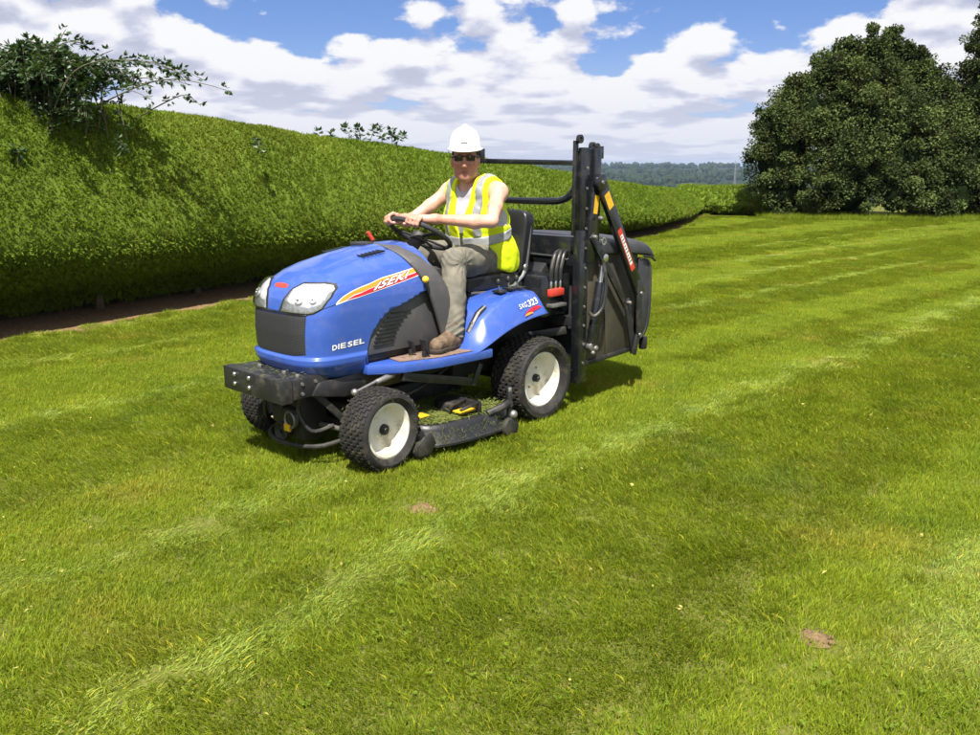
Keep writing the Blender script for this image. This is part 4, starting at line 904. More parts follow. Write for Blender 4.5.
for s in (1, -1):
    letter('ISEKI', on_bonnet(.618, .892, .795, .934, .041, .0042, s), M_white, bonnet, .018); letter('ISEKI', on_bonnet(.614, .8895, .799, .9315, .046, .0032, s), M_darkred, bonnet, .075, name='lettering_outline')
    letter('DIESEL', on_bonnet(.470, .617, .628, .630, .028, .0020, s), M_white, bonnet, .03, space=1.1)
for k_ in range(6):      # short louvres pressed into the rear of the bonnet top
    for s in (1, -1):
        b = MB(); x_ = .93 + .026*k_; zc_ = float(np.interp(x_, [.8, .92, 1.03, 1.14], [1.087, 1.080, 1.066, 1.05])); b.box(x_, x_+.011, s*.145-.04, s*.145+.04, zc_-.012, zc_-.003, .002); b.build('bonnet_louvre', M_blackgl, bonnet)
b = MB(); b.box(.865, .955, -.085, .02, 1.086, 1.106, .006); b.build('bonnet_catch', M_dgrey, bonnet)

# ---- engine side panel with louvres, under the bonnet arch
for s in (1, -1):
    poly = [(1.172, .56), (1.172, .62), (1.15, .672), (1.10, .735), (1.035, .788), (.935, .818), (.79, .868), (.66, .89), (.60, .56)]
    b = MB(); b.prism(poly, 'y', s*.285, s*.302, .004); ep = b.build('engine_side_panel', M_grey, mower)
    for k_ in range(9):
        z_ = .605 + .0195*k_; xf = float(np.interp(z_, [.6, .665, .725, .776], [1.128, 1.105, 1.052, .980])); b = MB()
        b.bar((xf-.135, s*.304, z_), (xf, s*.304, z_), .012, .008, (0, 0, 1), .002); b.build('vent_slat', M_blackgl, ep)
b = MB(); b.box(.62, 1.38, -.275, .275, .50, .84, .03); b.box(.60, .98, -.26, .26, .80, .96, .03); b.build('engine', M_under, mower)

# ---- dash cowl behind the bonnet, console and steering
def cowl_ring(dx, ys, zs, zlow=.53, off=0.006, drop=0.0):
    zz = np.concatenate([np.linspace(zlow, .86, 8)[:-1], np.linspace(.86, 1.098, 26)]); yl = []; xs = []
    uu = np.linspace(0, 1, 400)
    for z_ in zz:
        xt = .765 + (max(z_, .86)-.86)/.244*.115 - max(0, .86-z_)*.38
        zq = max(z_, .60); P = bonnet_pt(uu, np.full(400, zq)); k_ = np.argmin(np.abs(P[:, 0]-xt)); xs.append(xt+dx); yl.append((P[k_, 1]+off)*ys if z_ < 1.097 else 0)
    zz2 = .53 + (zz-.53)*zs - drop*sstep(.80, 1.0, zz)
    L_ = [(x, y, z) for x, y, z in zip(xs, yl, zz2)]; return L_ + [(x, -y, z) for x, y, z in L_[::-1][1:]]
b = MB(); b.grid([cowl_ring(0.006, 1, 1), cowl_ring(-.004, 1.03, 1.008), cowl_ring(-.07, 1.025, 1.005), cowl_ring(-.14, .99, .992), cowl_ring(-.185, .90, .965, drop=.01), cowl_ring(-.21, .70, .92, drop=.02), cowl_ring(-.22, .30, .89, drop=.03)])
b.build('dash_cowl', M_grey, mower, 45, .006)
b = MB(); b.box(.44, .66, -.17, .17, .50, .90, .04); b.box(.52, .66, -.22, .22, .80, .96, .04); b.build('console', M_dgrey, mower)
SC = Vector((.51, 0, 1.13)); SN = Vector((-.5, 0, .866)); SV = Vector((.866, 0, .5)); SR = .185
b = MB(); b.tube([(.76, 0, .94), (.66, 0, .99), (.60, 0, 1.03)], [.075, .055, .045], 14); b.tube([(.62, 0, 1.02), SC - SN*.03], [.045, .032], 14); b.build('steering_column', M_dgrey, mower)
sw = empty('steering_wheel', (0, 0, 0), 0, mower)
b = MB(); b.tube([SC + (Vector((0, 1, 0))*math.sin(a) + SV*math.cos(a))*SR for a in np.linspace(0, 2*np.pi, 40, endpoint=False)], .0145, 10, True); b.build('rim', M_dgrey, sw)
for a in (R(80), R(200), R(-80), R(160)):
    b = MB(); q = SC + (Vector((0, 1, 0))*math.sin(a) + SV*math.cos(a))*SR; b.bar(SC - SN*.02, q, .022, .010, SN, .003); b.build('spoke', M_dgrey, sw)
b = MB(); b.cyl(SC - SN*.045, SC + SN*.004, .05, .042, 20, .006); b.build('boss', M_dgrey, sw)
lv = empty('throttle_lever', (0, 0, 0), 0, mower); b = MB(); b.tube([(.72, .30, .885), (.765, .335, .905), (.79, .35, .918)], .006, 8); b.build('stalk', M_black, lv); b = MB(); b.ball((.80, .355, .923), (.019, .019, .019)); b.build('knob', M_yelp, lv)
lv = empty('choke_lever', (0, 0, 0), 0, mower); b = MB(); b.tube([(.76, -.10, 1.08), (.775, -.11, 1.115)], .008, 8); b.build('stalk', M_black, lv); b = MB(); b.tube([(.772, -.11, 1.105), (.80, -.12, 1.15)], [.012, .010], 10); b.build('handle', M_redp, lv)
b = MB(); b.box(.73, .83, -.24, .24, .505, .86, .02); b.build('bulkhead', M_dgrey, mower)

# ---- floor plates
for s in (1, -1):
    def yy(a): return sorted([s*q for q in a])
    pl_ = [(1.185, s*.325), (1.02, s*.43), (.80, s*.485), (.435, s*.505), (.41, s*.45), (.43, s*.12), (1.0, s*.14), (1.185, s*.25)]
    b = MB(); b.prism(pl_, 'z', .462, .512, .007); fp = b.build('footplate', M_blue, mower)
    pm = [(1.02, s*.385), (.80, s*.455), (.46, s*.478), (.45, s*.14), (.98, s*.16)]
    b = MB(); b.prism(pm, 'z', .5135, .518, .001); b.build('floor_mat', M_mat, fp)
b = MB(); b.bar((.845, .40, .530), (.865, .40, .615), .055, .012, (1, 0, 0)); b.bar((.86, .40, .52), (.86, .40, .55), .02, .02, (1, 0, 0)); b.build('pedal', M_black, mower)
b = MB(); b.bar((.865, .315, .530), (.885, .315, .60), .05, .012, (1, 0, 0)); b.bar((.88, .315, .52), (.88, .315, .55), .02, .02, (1, 0, 0)); b.build('pedal', M_black, mower)

# ---- rear wings
for s in (1, -1):
    rows = []
    # stations along x: inner top, inner shoulder, crease, mid outer, lower edge, inner lip
    st = [(.60, (.20, .505), (.27, .505), (.36, .503), (.45, .502), (.500, .500), (.495, .49)),
          (.53, (.20, .60), (.27, .60), (.38, .575), (.455, .535), (.502, .510), (.495, .50)),
          (.44, (.19, .735), (.26, .735), (.42, .665), (.470, .610), (.506, .545), (.495, .54)),
          (.34, (.19, .765), (.27, .765), (.43, .735), (.475, .670), (.510, .588), (.498, .585)),
          (.22, (.19, .785), (.28, .785), (.43, .775), (.480, .715), (.514, .625), (.500, .622)),
          (.09, (.19, .800), (.28, .800), (.425, .790), (.480, .735), (.516, .648), (.502, .645)),
          (-.02, (.19, .795), (.28, .795), (.415, .783), (.475, .735), (.514, .655), (.500, .652)),
          (-.07, (.19, .70), (.28, .70), (.40, .70), (.455, .685), (.500, .650), (.490, .648))]
    for x_, *cs in st: rows.append([(x_, s*y_, z_) for y_, z_ in cs])
    b = MB(); b.grid(rows, s < 0); wing = b.build('rear_wing', M_blue, mower, 180, .008, 3)
    me = wing.data; at = me.attributes.new('crease_edge', 'FLOAT', 'EDGE'); cv = []
    nc = 6
    for e in me.edges:
        i0, i1 = sorted(e.vertices); j0, j1 = i0 % nc, i1 % nc; same = (j0 == j1)
        cv.append(.75 if (same and j0 in (2, 4, 5)) or (same and j0 == 1) else (.6 if (not same and i0//nc in (2, 6)) else 0.0))
    at.data.foreach_set('value', cv)
    def on_wing(x0, z0, x1, z1, hgt, off):
        def fn(tx, ty):
            x = x0 + (x1-x0)*tx; z = z0 + (z1-z0)*tx + hgt*ty; y = np.interp(z, [.655, .735, .79], [.514, .479, .422])
            return np.stack([x, s*(y+off), z], -1)
        return fn
    if s > 0:
        letter('SXG', on_wing(.195, .706, .123, .715, .026, .004), M_white, wing, .0, .05); letter('323', on_wing(.115, .710, .02, .722, .034, .004), M_white, wing, .02, .15)
        tx = np.linspace(0, 1, 14); lo = on_wing(.165, .668, .005, .700, 0.0, .004)(tx, 0*tx); wdt = .020*np.sin(np.pi*np.clip(tx*1.0, 0, 1))**.6+.002
        hi = on_wing(.165, .668, .005, .700, 1.0, .004)(tx, wdt)
        b = MB(); b.grid([[tuple(p) for p in lo], [tuple(p) for p in hi]]); b.build('red_swoosh', M_red, wing)
        lo = on_wing(.170, .664, .09, .676, 0.0, .005)(tx, 0*tx); hi = on_wing(.170, .664, .09, .676, 1.0, .005)(tx, wdt*.5); b = MB(); b.grid([[tuple(p) for p in lo], [tuple(p) for p in hi]]); b.build('orange_swoosh', M_org, wing)
    b = MB(); b.box(-.2, .10, s*.13 if s > 0 else -.30, s*.30 if s > 0 else -.13, .60, .66, .01); b.build('wing_bracket', M_black, wing)
# height lever in its slotted quadrant
hq = empty('height_lever', (0, 0, 0), 0, mower)
def wing_front(x_, dy, lift): return (x_-.03, .375 + dy, -.012 + float(np.interp(x_, [.34, .44, .53, .60], [.752, .705, .59, .505])) + lift)
b = MB(); b.tube([wing_front(.40, 0, .006), wing_front(.45, 0, .010), wing_front(.49, 0, .010), wing_front(.525, 0, .008)], .022, 10); b.build('slot_plate', M_black, hq)
b = MB(); b.tube([wing_front(.40, .012, .022), wing_front(.45, .012, .026), wing_front(.50, .012, .022)], .007, 8); b.build('quadrant', M_worn, hq)
b = MB(); b.ball(wing_front(.50, .0, .026), (.016, .014, .016)); b.build('handle', M_black, hq)
for q in ((.20, .34, .79), (.12, .345, .80), (.05, .35, .80)):
    lv = empty('control_lever', (0, 0, 0), 0, mower); b = MB(); b.box(q[0]-.03, q[0]+.03, q[1]-.035, q[1]+.035, q[2], q[2]+.012, .003); b.build('slot_plate', M_black, lv)
    b = MB(); b.tube([(q[0], q[1], q[2]), (q[0]+.01, q[1], q[2]+.05)], .006, 8); b.build('stalk', M_chrome, lv); b = MB(); b.ball((q[0]+.012, q[1], q[2]+.062), (.014, .014, .02)); b.build('knob', M_black, lv)

# ---- seat
seat = empty('seat', (0, 0, 0), 0, mower)
def pillow(x0, x1, y0, y1, z0, z1, bulge, M=None):
    b = bmesh.new(); bmesh.ops.create_cube(b, size=1.0); bmesh.ops.subdivide_edges(b, edges=b.edges[:], cuts=3, use_grid_fill=True)
    for v_ in b.verts:
        v_.co.z += bulge*max(0, (1-4*v_.co.x**2))*max(0, (1-4*v_.co.y**2))*(1 if v_.co.z > 0 else -.2)
    b.transform(Matrix.Translation(((x0+x1)/2, (y0+y1)/2, (z0+z1)/2)) @ Matrix.Diagonal((x1-x0, y1-y0, z1-z0, 1)))
    if M is not None: b.transform(M)
    q = MB(); q.merge(b); return q
pillow(-.13, .36, -.235, .235, .785, .885, .12).build('cushion', M_seat, seat, 180, sub=2)
Mb = Matrix.Translation((-.135, 0, .83)) @ Matrix.Rotation(R(-100), 4, 'Y')
pillow(.0, .42, -.235, .235, -.05, .05, .15, Mb).build('backrest', M_seat, seat, 180, sub=2)
for y_ in (-.225, .225):
    b = MB(); b.tube([(.33, y_, .785), (.1, y_*1.02, .775), (-.12, y_*1.03, .80), (-.17, y_*1.03, .95), (-.205, y_, 1.15)], .011, 8, smooth_n=5); b.build('piping', M_grey, seat)
b = MB(); b.box(-.16, .34, -.22, .22, .755, .79, .012); b.build('seat_pan', M_black, seat)
b = MB(); b.box(-.02, .26, -.15, .15, .62, .758, .02); b.build('seat_base', M_black, seat)
b = MB(); b.tube([(.12, .24, .765), (-.02, .255, .80), (-.10, .255, .85), (-.14, .25, .90)], .012, 8); b.build('hinge_arm', M_chrome, seat)
b = MB(); b.ball((-.125, .262, .905), (.022, .010, .022)); b.build('hinge_cap', M_chrome, seat)

# ---- frame, axles, linkages below
b = MB()
for y_ in (-.15, .15): b.box(-.35, 1.50, y_-.03, y_+.03, .37, .47, .006)
b.box(-.25, .45, -.20, .20, .28, .62, .03); b.box(-.3, .62, -.24, .24, .45, .60, .02); b.cyl((0, -.42, .257), (0, .42, .257), .055); b.build('chassis', M_under, mower)
b = MB(); b.box(1.17, 1.27, -.36, .36, .23, .31, .015); b.cyl((1.22, -.45, .212), (1.22, .45, .212), .025); b.box(1.12, 1.32, -.08, .08, .28, .42, .02); b.build('front_axle', M_under, mower)
for s in (1, -1):
    b = MB(); b.cyl((1.22, s*.335, .17), (1.22, s*.335, .33), .034, .03, 14, .004); b.build('kingpin', M_under, mower)
b = MB(); b.tube([(1.34, -.34, .205), (1.36, .0, .195), (1.34, .36, .205)], .013, 10); b.build('tie_rod', M_worn, mower)
b = MB(); b.tube([(1.30, .36, .40), (1.10, .37, .45), (.92, .36, .455)], [.007, .010, .007], 10); b.cyl((1.17, .37, .430), (1.05, .37, .450), .015, None, 14, .003); b.build('steering_ram', M_worn, mower)
for p_ in ((1.30, .36, .40), (.93, .36, .455), (1.02, .375, .462)): b = MB(); b.ball(p_, .02); b.build('ball_joint', M_worn, mower)
b = MB(); b.box(1.30, 1.46, -.13, .13, .12, .40, .02); b.box(1.33, 1.50, -.10, .10, .20, .30, .02); b.build('front_gearcase', M_under, mower)
b = MB(); b.tube([(1.22, -.24, .16), (1.42, -.22, .12), (1.50, -.08, .11), (1.50, .08, .11), (1.42, .24, .12), (1.20, .30, .16)], .013, 10, smooth_n=4); b.build('guard_bar', M_under, mower)
for y_, z_, r_ in ((-.05, .30, .062), (.07, .24, .048), (-.02, .16, .055)): b = MB(); b.lathe([(.012, .05), (r_*.5, .05), (r_*.6, .035), (r_*.9, .035), (r_, .05), (r_, .062), (r_*.9, .066), (r_*.4, .04), (.01, .055)], (1.44, y_, z_), 'x', 28); b.build('belt_pulley', M_worn if r_ < .05 else M_under, mower)
for y_ in (-.17, .17): b = MB(); b.tube([(1.48, y_, .40), (1.50, y_*.9, .30), (1.46, y_*1.2, .20), (1.36, y_*1.5, .22)], .011, 8, smooth_n=5); b.build('hose', M_black, mower)
for y_ in (-.21, .21): b = MB(); b.bar((1.44, y_, .40), (1.30, y_*1.25, .24), .03, .035); b.build('axle_strut', M_under, mower)
for y_ in (-.10, .02, .11): b = MB(); b.cyl((1.462, y_, .365), (1.474, y_, .365), .011, .010, 6); b.build('bolt', M_worn, mower)
b = MB(); b.box(1.492, 1.506, .02, .07, .175, .215, .003); b.build('warning_tag', M_yel, mower)
b = MB(); b.prism([(1.45, .46), (1.49, .40), (1.30, .36), (.70, .37), (.40, .41), (.40, .47), (1.2, .47)], 'y', .245, .27, .004); b.prism([(1.45, .46), (1.49, .40), (1.30, .36), (.70, .37), (.40, .41), (.40, .47), (1.2, .47)], 'y', -.27, -.245, .004); b.build('side_rail', M_black, mower)
b = MB(); b.bar((1.02, .40, .44), (.50, .42, .32), .028, .045); b.bar((.52, .43, .30), (.46, .43, .42), .016, .035, (1, 0, 0)); b.build('deck_lift_link', M_black, mower)
for s in (-1,): b = MB(); b.bar((1.02, s*.40, .44), (.50, s*.42, .32), .028, .045); b.build('deck_lift_link', M_black, mower)
b = MB(); b.tube([(1.2, .22, .33), (.95, .30, .30), (.75, .33, .36), (.55, .30, .42)], .010, 8, smooth_n=5); b.build('cable', M_black, mower)
# bumper weight carrier
bp = empty('bumper', (0, 0, 0), 0, mower)
b = MB(); b.box(1.60, 1.665, -.265, .265, .385, .505, .006); b.build('front_plate', M_black, bp)
b = MB(); b.box(1.38, 1.60, -.255, .255, .395, .500, .006); b.build('carrier_box', M_black, bp)
for y_, z_ in ((-.155, .475), (-.155, .425), (-.02, .475), (-.02, .425)): b = MB(); b.ball((1.667, y_, z_), (.009, .013, .013)); b.build('bolt', M_chrome, bp)
for x_, y_ in ((1.55, -.10), (1.55, .12), (1.55, .235)): b = MB(); b.cyl((x_, y_, .50), (x_, y_, .518), .013, .012, 6, .002); b.build('bolt', M_worn, bp)
for x_, z_ in ((1.54, .47), (1.54, .42), (1.46, .47), (1.46, .42)): b = MB(); b.cyl((x_, .254, z_), (x_, .263, z_), .009, .009, 6); b.build('bolt', M_worn, bp)

# ---- cutting deck between the axles
dk = empty('mower_deck', (0, 0, 0), 0, mower)
out_ = [(.98, -.46), (1.03, -.30), (1.03, .30), (.99, .47), (.92, .545), (.80, .585), (.62, .60), (.48, .595), (.38, .55), (.33, .45), (.32, -.45), (.38, -.55), (.5, -.595), (.8, -.585), (.92, -.54)]
oc = catmull([Vector((x_, y_, 0)) for x_, y_ in out_], 6, True); c0 = Vector((.68, 0, 0))
def ring(sc, z_): return [tuple(c0 + (p-c0)*sc + Vector((0, 0, z_))) for p in oc]
b = MB(); rr_ = [ring(1.0, .055), ring(1.015, .060), ring(1.015, .072), ring(1.0, .078), ring(.985, .150), ring(.96, .172), ring(.93, .180)]
b.grid([r_ + [r_[0]] for r_ in rr_]); bmesh.ops.remove_doubles(b.bm, verts=b.bm.verts[:], dist=1e-5); b.build('skirt', M_black, dk, 50, .006)
b = MB(); rr_ = [ring(.945, .174), ring(.7, .178), ring(.4, .181), ring(.05, .183)]; b.grid([r_ + [r_[0]] for r_ in rr_]); b.build('top_plate', M_clip, dk, 50)
n = 5200; th = rng.random(n)*6.28; q = np.array([list(oc[int(k_)]) for k_ in rng.integers(0, len(oc), n)]); sc = np.sqrt(rng.random(n))*.95
P = np.array(c0) + (q - np.array(c0))*sc[:, None]; P[:, 2] = .181 + rng.random(n)*.012
V, Fq = diamonds(P, np.stack([np.cos(th), np.sin(th), rng.normal(size=n)*.3], 1), .02+.03*rng.random(n), .003+.002*rng.random(n)); o = npmesh('clippings', V, Fq, M_clip, dk, smooth=False); o['kind'] = 'stuff'
b = MB(); b.box(.40, .96, -.12, .12, .18, .30, .02); b.cyl((.68, 0, .2), (.68, 0, .36), .06); b.cyl((.62, .36, .18), (.62, .36, .235), .10, .09, 24, .01); b.cyl((.62, -.36, .18), (.62, -.36, .235), .10, .09, 24, .01); b.build('blade_drive', M_under, dk)
for (x0_, x1_, y_) in ((.60, .72, .50), (.86, .95, .40)): b = MB(); b.box(x0_, x1_, y_-.035, y_+.035, .196, .204, .002); b.build('warning_sticker', M_yel, dk)
b = MB(); b.box(.585, .605, .40, .56, .18, .245, .003); b.bar((.595, .45, .245), (.74, .45, .225), .02, .012); b.bar((.595, .55, .245), (.74, .55, .225), .02, .012); b.build('deck_bracket', M_black, dk)
b = MB(); b.prism([(1.07, .05), (1.08, .11), (1.03, .15), (.98, .16), (.95, .10), (.99, .05)], 'y', .50, .51, .002); b.prism([(1.07, .05), (1.08, .11), (1.03, .15), (.98, .16), (.95, .10), (.99, .05)], 'y', .57, .58, .002); b.build('gauge_wheel_fork', M_black, dk)
b = MB(); b.cyl((1.02, .512, .065), (1.02, .568, .065), .05, None, 22, .012); b.build('gauge_wheel', M_under, dk)
b = MB(); b.tube([(.55, .57, .17), (.47, .60, .195), (.41, .60, .21), (.40, .60, .19)], .022, 10, smooth_n=4); b.cyl((.40, .60, .10), (.40, .60, .28), .016, .016, 12, .003); b.build('caster_arm', M_black, dk)
b = MB(); b.cyl((.40, .575, .068), (.40, .625, .068), .06, None, 22, .014); b.build('caster_wheel', M_under, dk)
b = MB(); b.cyl((.40, .60, .255), (.40, .60, .30), .013, .012, 12, .002); b.build('caster_pin', M_chrome, dk)
b = MB(); b.ball((.385, .615, .14), .026); b.build('caster_hub', M_worn, dk)

# ---- masts, hoop and collector
for s in (1, -1):
    ms = empty('lift_mast', (0, 0, 0), 0, mower); ms['label'] = 'tall black lift mast carrying the grass collector'
    b = MB(); b.box(-.405, -.325, s*.50-.03, s*.50+.03, .17, 1.13, .005); b.build('lower_post', M_blackgl, ms)
    b = MB(); b.box(-.425, -.345, s*.50-.022, s*.50+.022, 1.10, 1.62, .005); b.build('upper_post', M_blackgl, ms)
    b = MB(); b.box(-.50, -.435, s*.52-.02, s*.52+.02, 1.05, 1.615, .004); b.build('inner_channel', M_blackgl, ms)
    b = MB(); b.box(-.345, -.315, s*.47-.012, s*.47+.012, 1.10, 1.66, .004); b.build('front_strap', M_blackgl, ms)
    for x_, z_ in ((-.330, 1.668), (-.455, 1.628), (-.50, 1.622)):
        b = MB(); b.lathe([(.012, -.010), (.026, -.010), (.026, .010), (.012, .010), (.012, -.010)], (x_, s*.50, z_), 'y', 18); b.build('lifting_eye', M_blackgl, ms)
    b = MB(); b.box(-.535, -.49, s*.50-.03, s*.50+.03, 1.555, 1.63, .004); b.build('top_bracket', M_blackgl, ms)
    for z_ in np.linspace(.3, 1.5, 11): b = MB(); b.cyl((-.37, s*.528, z_), (-.37, s*.538, z_), .008, .008, 6); b.build('bolt', M_worn, ms)
    # folding lift arms
    ya = s*.565
    la = empty('lift_arm', (0, 0, 0), 0, mower)
    b = MB(); b.bar((-.455, ya, 1.425), (-.945, ya, .675), .030, .085, (0, 0, 1)); b.cyl((-.455, ya-.02, 1.415), (-.455, ya+.02, 1.415), .05, None, 18, .003); b.build('outer_arm', M_blackgl, la)
    b = MB(); b.bar((-.455, ya-s*.03, 1.42), (-.405, ya-s*.03, .93), .026, .075, (1, 0, 0)); b.build('inner_arm', M_blackgl, la)
    if s > 0:
        def on_arm(t0, t1, w0, w1): A = Vector((-.455, ya+.0165, 1.425)); B = Vector((-.945, ya+.0165, .675)); d_ = (B-A); n_ = Vector((d_.z, 0, -d_.x)).normalized(); return [tuple(A + d_*t0 + n_*w0), tuple(A + d_*t1 + n_*w0)], [tuple(A + d_*t0 + n_*w1), tuple(A + d_*t1 + n_*w1)]
        b = MB(); b.grid(on_arm(.10, .22, -.028, .028)); b.build('yellow_warning_label', M_yel, la, 0)
        b = MB(); b.grid(on_arm(.40, .76, -.022, .022)); b.build('red_warning_label', M_redp, la, 0)
        def lift_y(rows, dy): return [[(x_, y_+dy, z_) for x_, y_, z_ in r_] for r_ in rows]
        b = MB(); b.grid(lift_y(on_arm(.45, .71, -.014, .014), .001)); b.build('label_panel', M_white, la, 0)
        for k_ in range(9): t0 = .46 + .027*k_; b = MB(); b.grid(lift_y(on_arm(t0, t0+.009, -.011, .004 + .006*(k_ % 3)), .002)); b.build('label_text_line', M_dgrey, la, 0)
        b = MB(); yq = ya-.03+.0155; b.grid([[(-.475, yq, 1.335), (-.455, yq, 1.225)], [(-.430, yq, 1.34), (-.413, yq, 1.23)]]); b.build('yellow_warning_label', M_yel, la, 0)
    b = MB(); b.bar((-.40, s*.552, 1.10), (-.80, s*.552, .62), .016, .05); b.build('link_strut', M_black, la)
    b = MB(); b.bar((-.80, s*.556, .66), (-.90, s*.556, .29), .016, .055, (1, 0, 0)); b.bar((-.91, s*.575, .78), (-.93, s*.575, .40), .016, .05, (1, 0, 0)); b.bar((-.93, s*.572, .42), (-.88, s*.572, .28), .016, .045, (1, 0, 0)); b.build('lower_link', M_black, la)
    b = MB(); b.cyl((-.515, s*.545, .80), (-.435, s*.545, .42), .032, None, 16, .004); b.build('lift_cylinder', M_blackgl, la)
    b = MB(); b.cyl((-.54, s*.545, .93), (-.515, s*.545, .80), .016, None, 12); b.cyl((-.545, s*.53, .95), (-.545, s*.565, .95), .026, None, 14, .003); b.build('piston_rod', M_chrome, la)
    b = MB(); b.cyl((-.43, s*.53, .40), (-.43, s*.565, .40), .03, None, 14, .003); b.ball((-.46, s*.56, .385), .022); b.ball((-.43, s*.565, .36), .016); b.build('cylinder_pivot', M_worn, la)
    b = MB(); b.tube([(-.50, s*.575, .93), (-.50, s*.60, .80), (-.47, s*.605, .66), (-.42, s*.58, .60), (-.40, s*.55, .62)], .012, 8, smooth_n=6); b.build('hydraulic_hose', M_black, la)
    for p_ in ((-.40, 1.09), (-.455, 1.415), (-.455, 1.20), (-.80, .64), (-.93, .69), (-.93, .41)): b = MB(); b.cyl((p_[0], s*.565, p_[1]), (p_[0], s*.592, p_[1]), .014, .012, 10, .002); b.build('pivot_pin', M_worn, la)
    b = MB(); b.lathe([(.016, -.004), (.024, -.004), (.024, .004), (.016, .004), (.016, -.004)], (-.475, s*.59, 1.06), 'y', 18); b.build('linch_pin_ring', M_chrome, la)
hp = [(-.37, .46, 1.60), (-.37, .455, 1.46), (-.375, .42, 1.36), (-.38, .33, 1.305), (-.385, .15, 1.295)]
hoop = hp + [(x_, -y_, z_) for x_, y_, z_ in hp[::-1]]
b = MB(); b.tube(hoop, .022, 10, smooth_n=6); b.build('hoop_bar', M_blackgl, mower)
b = MB(); b.bar((-.46, .49, 1.528), (-.46, -.49, 1.548), .035, .032, (0, 0, 1)); b.build('cross_rail', M_blackgl, mower)
b = MB(); b.bar((-.365, .49, .56), (-.365, -.49, .56), .06, .06); b.bar((-.37, .49, .24), (-.37, -.49, .24), .06, .06); b.bar((-.36, .40, .5), (-.1, .16, .45), .05, .05); b.bar((-.36, -.40, .5), (-.1, -.16, .45), .05, .05); b.build('mast_frame', M_black, mower)
cl = empty('grass_collector', (0, 0, 0), 0, mower); cl['label'] = 'black grass collector box held high behind the seat'
sidep = [(-.43, .27), (-.43, 1.00), (-.50, 1.045), (-.97, 1.00), (-1.00, .93), (-.98, .31), (-.93, .285)]
for s in (1, -1):
    b = MB(); b.prism(sidep, 'y', s*.485, s*.50, .004); sp_ = b.build('side_panel', M_olive, cl)
    b = MB(); b.bar((-.43, s*.508, .285), (-.95, s*.508, .30), .02, .03); b.build('bottom_rail', M_black, sp_)
    b = MB(); b.bar((-.66, s*.506, .30), (-.62, s*.506, .84), .014, .018, (1, 0, 0)); b.build('pressed_rib', M_olive, sp_)
b = MB(); b.box(-.965, -.44, -.484, .484, .30, .98, .02); b.build('box_body', M_coll, cl)
lid = []
for y_, dz in ((-.53, -.10), (-.528, -.03), (-.50, .0), (-.25, .02), (0, .025), (.25, .02), (.50, .0), (.528, -.03), (.53, -.10)):
    lid.append([(-.40, y_, 1.055+dz*.6-.03), (-.405, y_, 1.06+dz), (-.55, y_, 1.072+dz), (-.85, y_, 1.055+dz), (-1.04, y_, 1.035+dz), (-1.125, y_, .995+dz*.7), (-1.165, y_, .915+dz*.15)])
b = MB(); b.grid(lid); b.build('lid', M_coll, cl, 60, .012, 2)
rows = []
for y_, ins in ((-.525, .06), (-.52, .015), (-.49, 0), (-.2, -.01), (.2, -.01), (.49, 0), (.52, .015), (.525, .06)):
    rows.append([(-.985, y_, .91), (-1.155+ins, y_, .912), (-1.175+ins, y_, .80), (-1.185+ins, y_, .60), (-1.165+ins, y_, .42), (-1.10+ins, y_, .36), (-.985, y_, .355)])
b = MB(); b.grid(rows); rd = b.build('rear_door', M_coll, cl, 60, .010, 2)
for y_ in (.515, -.515): b = MB(); b.prism([(-.985, .36), (-.985, .905), (-1.10, .90), (-1.135, .80), (-1.14, .60), (-1.12, .43), (-1.07, .37)], 'y', y_-.004, y_+.004, .001); b.build('door_cheek', M_coll, rd)
b = MB(); b.tube([(-1.02, .535, .925), (-1.10, .54, .915), (-1.165, .53, .885)], .008, 8); b.build('seal', M_black, rd)
b = MB(); b.box(-1.14, -1.09, .47, .515, .27, .36, .01); b.box(-1.14, -1.09, -.515, -.47, .27, .36, .01); b.build('rest_foot', M_black, cl)
b = MB(); b.box(-.425, -.375, -.47, .44, .90, 1.085, .008); b.build('front_apron', M_blackgl, cl)
b = MB(); b.tube([(-.372, -.40, .965), (-.372, .36, .955), (-.372, .39, .94)], .007, 8); b.build('apron_rail', M_chrome, cl)
b = MB(); b.prism([(-.05, .30), (-.05, .62), (-.40, .93), (-.43, .93), (-.43, .30)], 'y', -.20, .22, .01); b.build('grass_chute', M_black, mower)
b = MB(); b.box(-.40, -.12, .10, .40, .60, .86, .02); b.build('oil_tank', M_blackgl, mower)
vb = empty('hydraulic_valve', (0, 0, 0), 0, mower)
b = MB(); b.box(-.30, -.17, .33, .43, .73, .775, .006); b.build('valve_body', M_redp, vb)
for k_ in range(3):
    x_ = -.19 - .045*k_; b = MB(); b.cyl((x_, .41, .77), (x_, .41, .83), .010, .009, 10, .002); b.build('hose_fitting', M_chrome, vb)
    b = MB(); b.tube([(x_, .41, .825), (x_-.005, .41, .90), (x_-.05, .40, .985), (x_-.13, .37, 1.00)], .013, 9, smooth_n=6); b.build('hydraulic_hose', M_black, vb)
b = MB(); b.box(-.30, -.16, .30, .45, .665, .685, .003); b.build('valve_bracket', M_worn, vb)

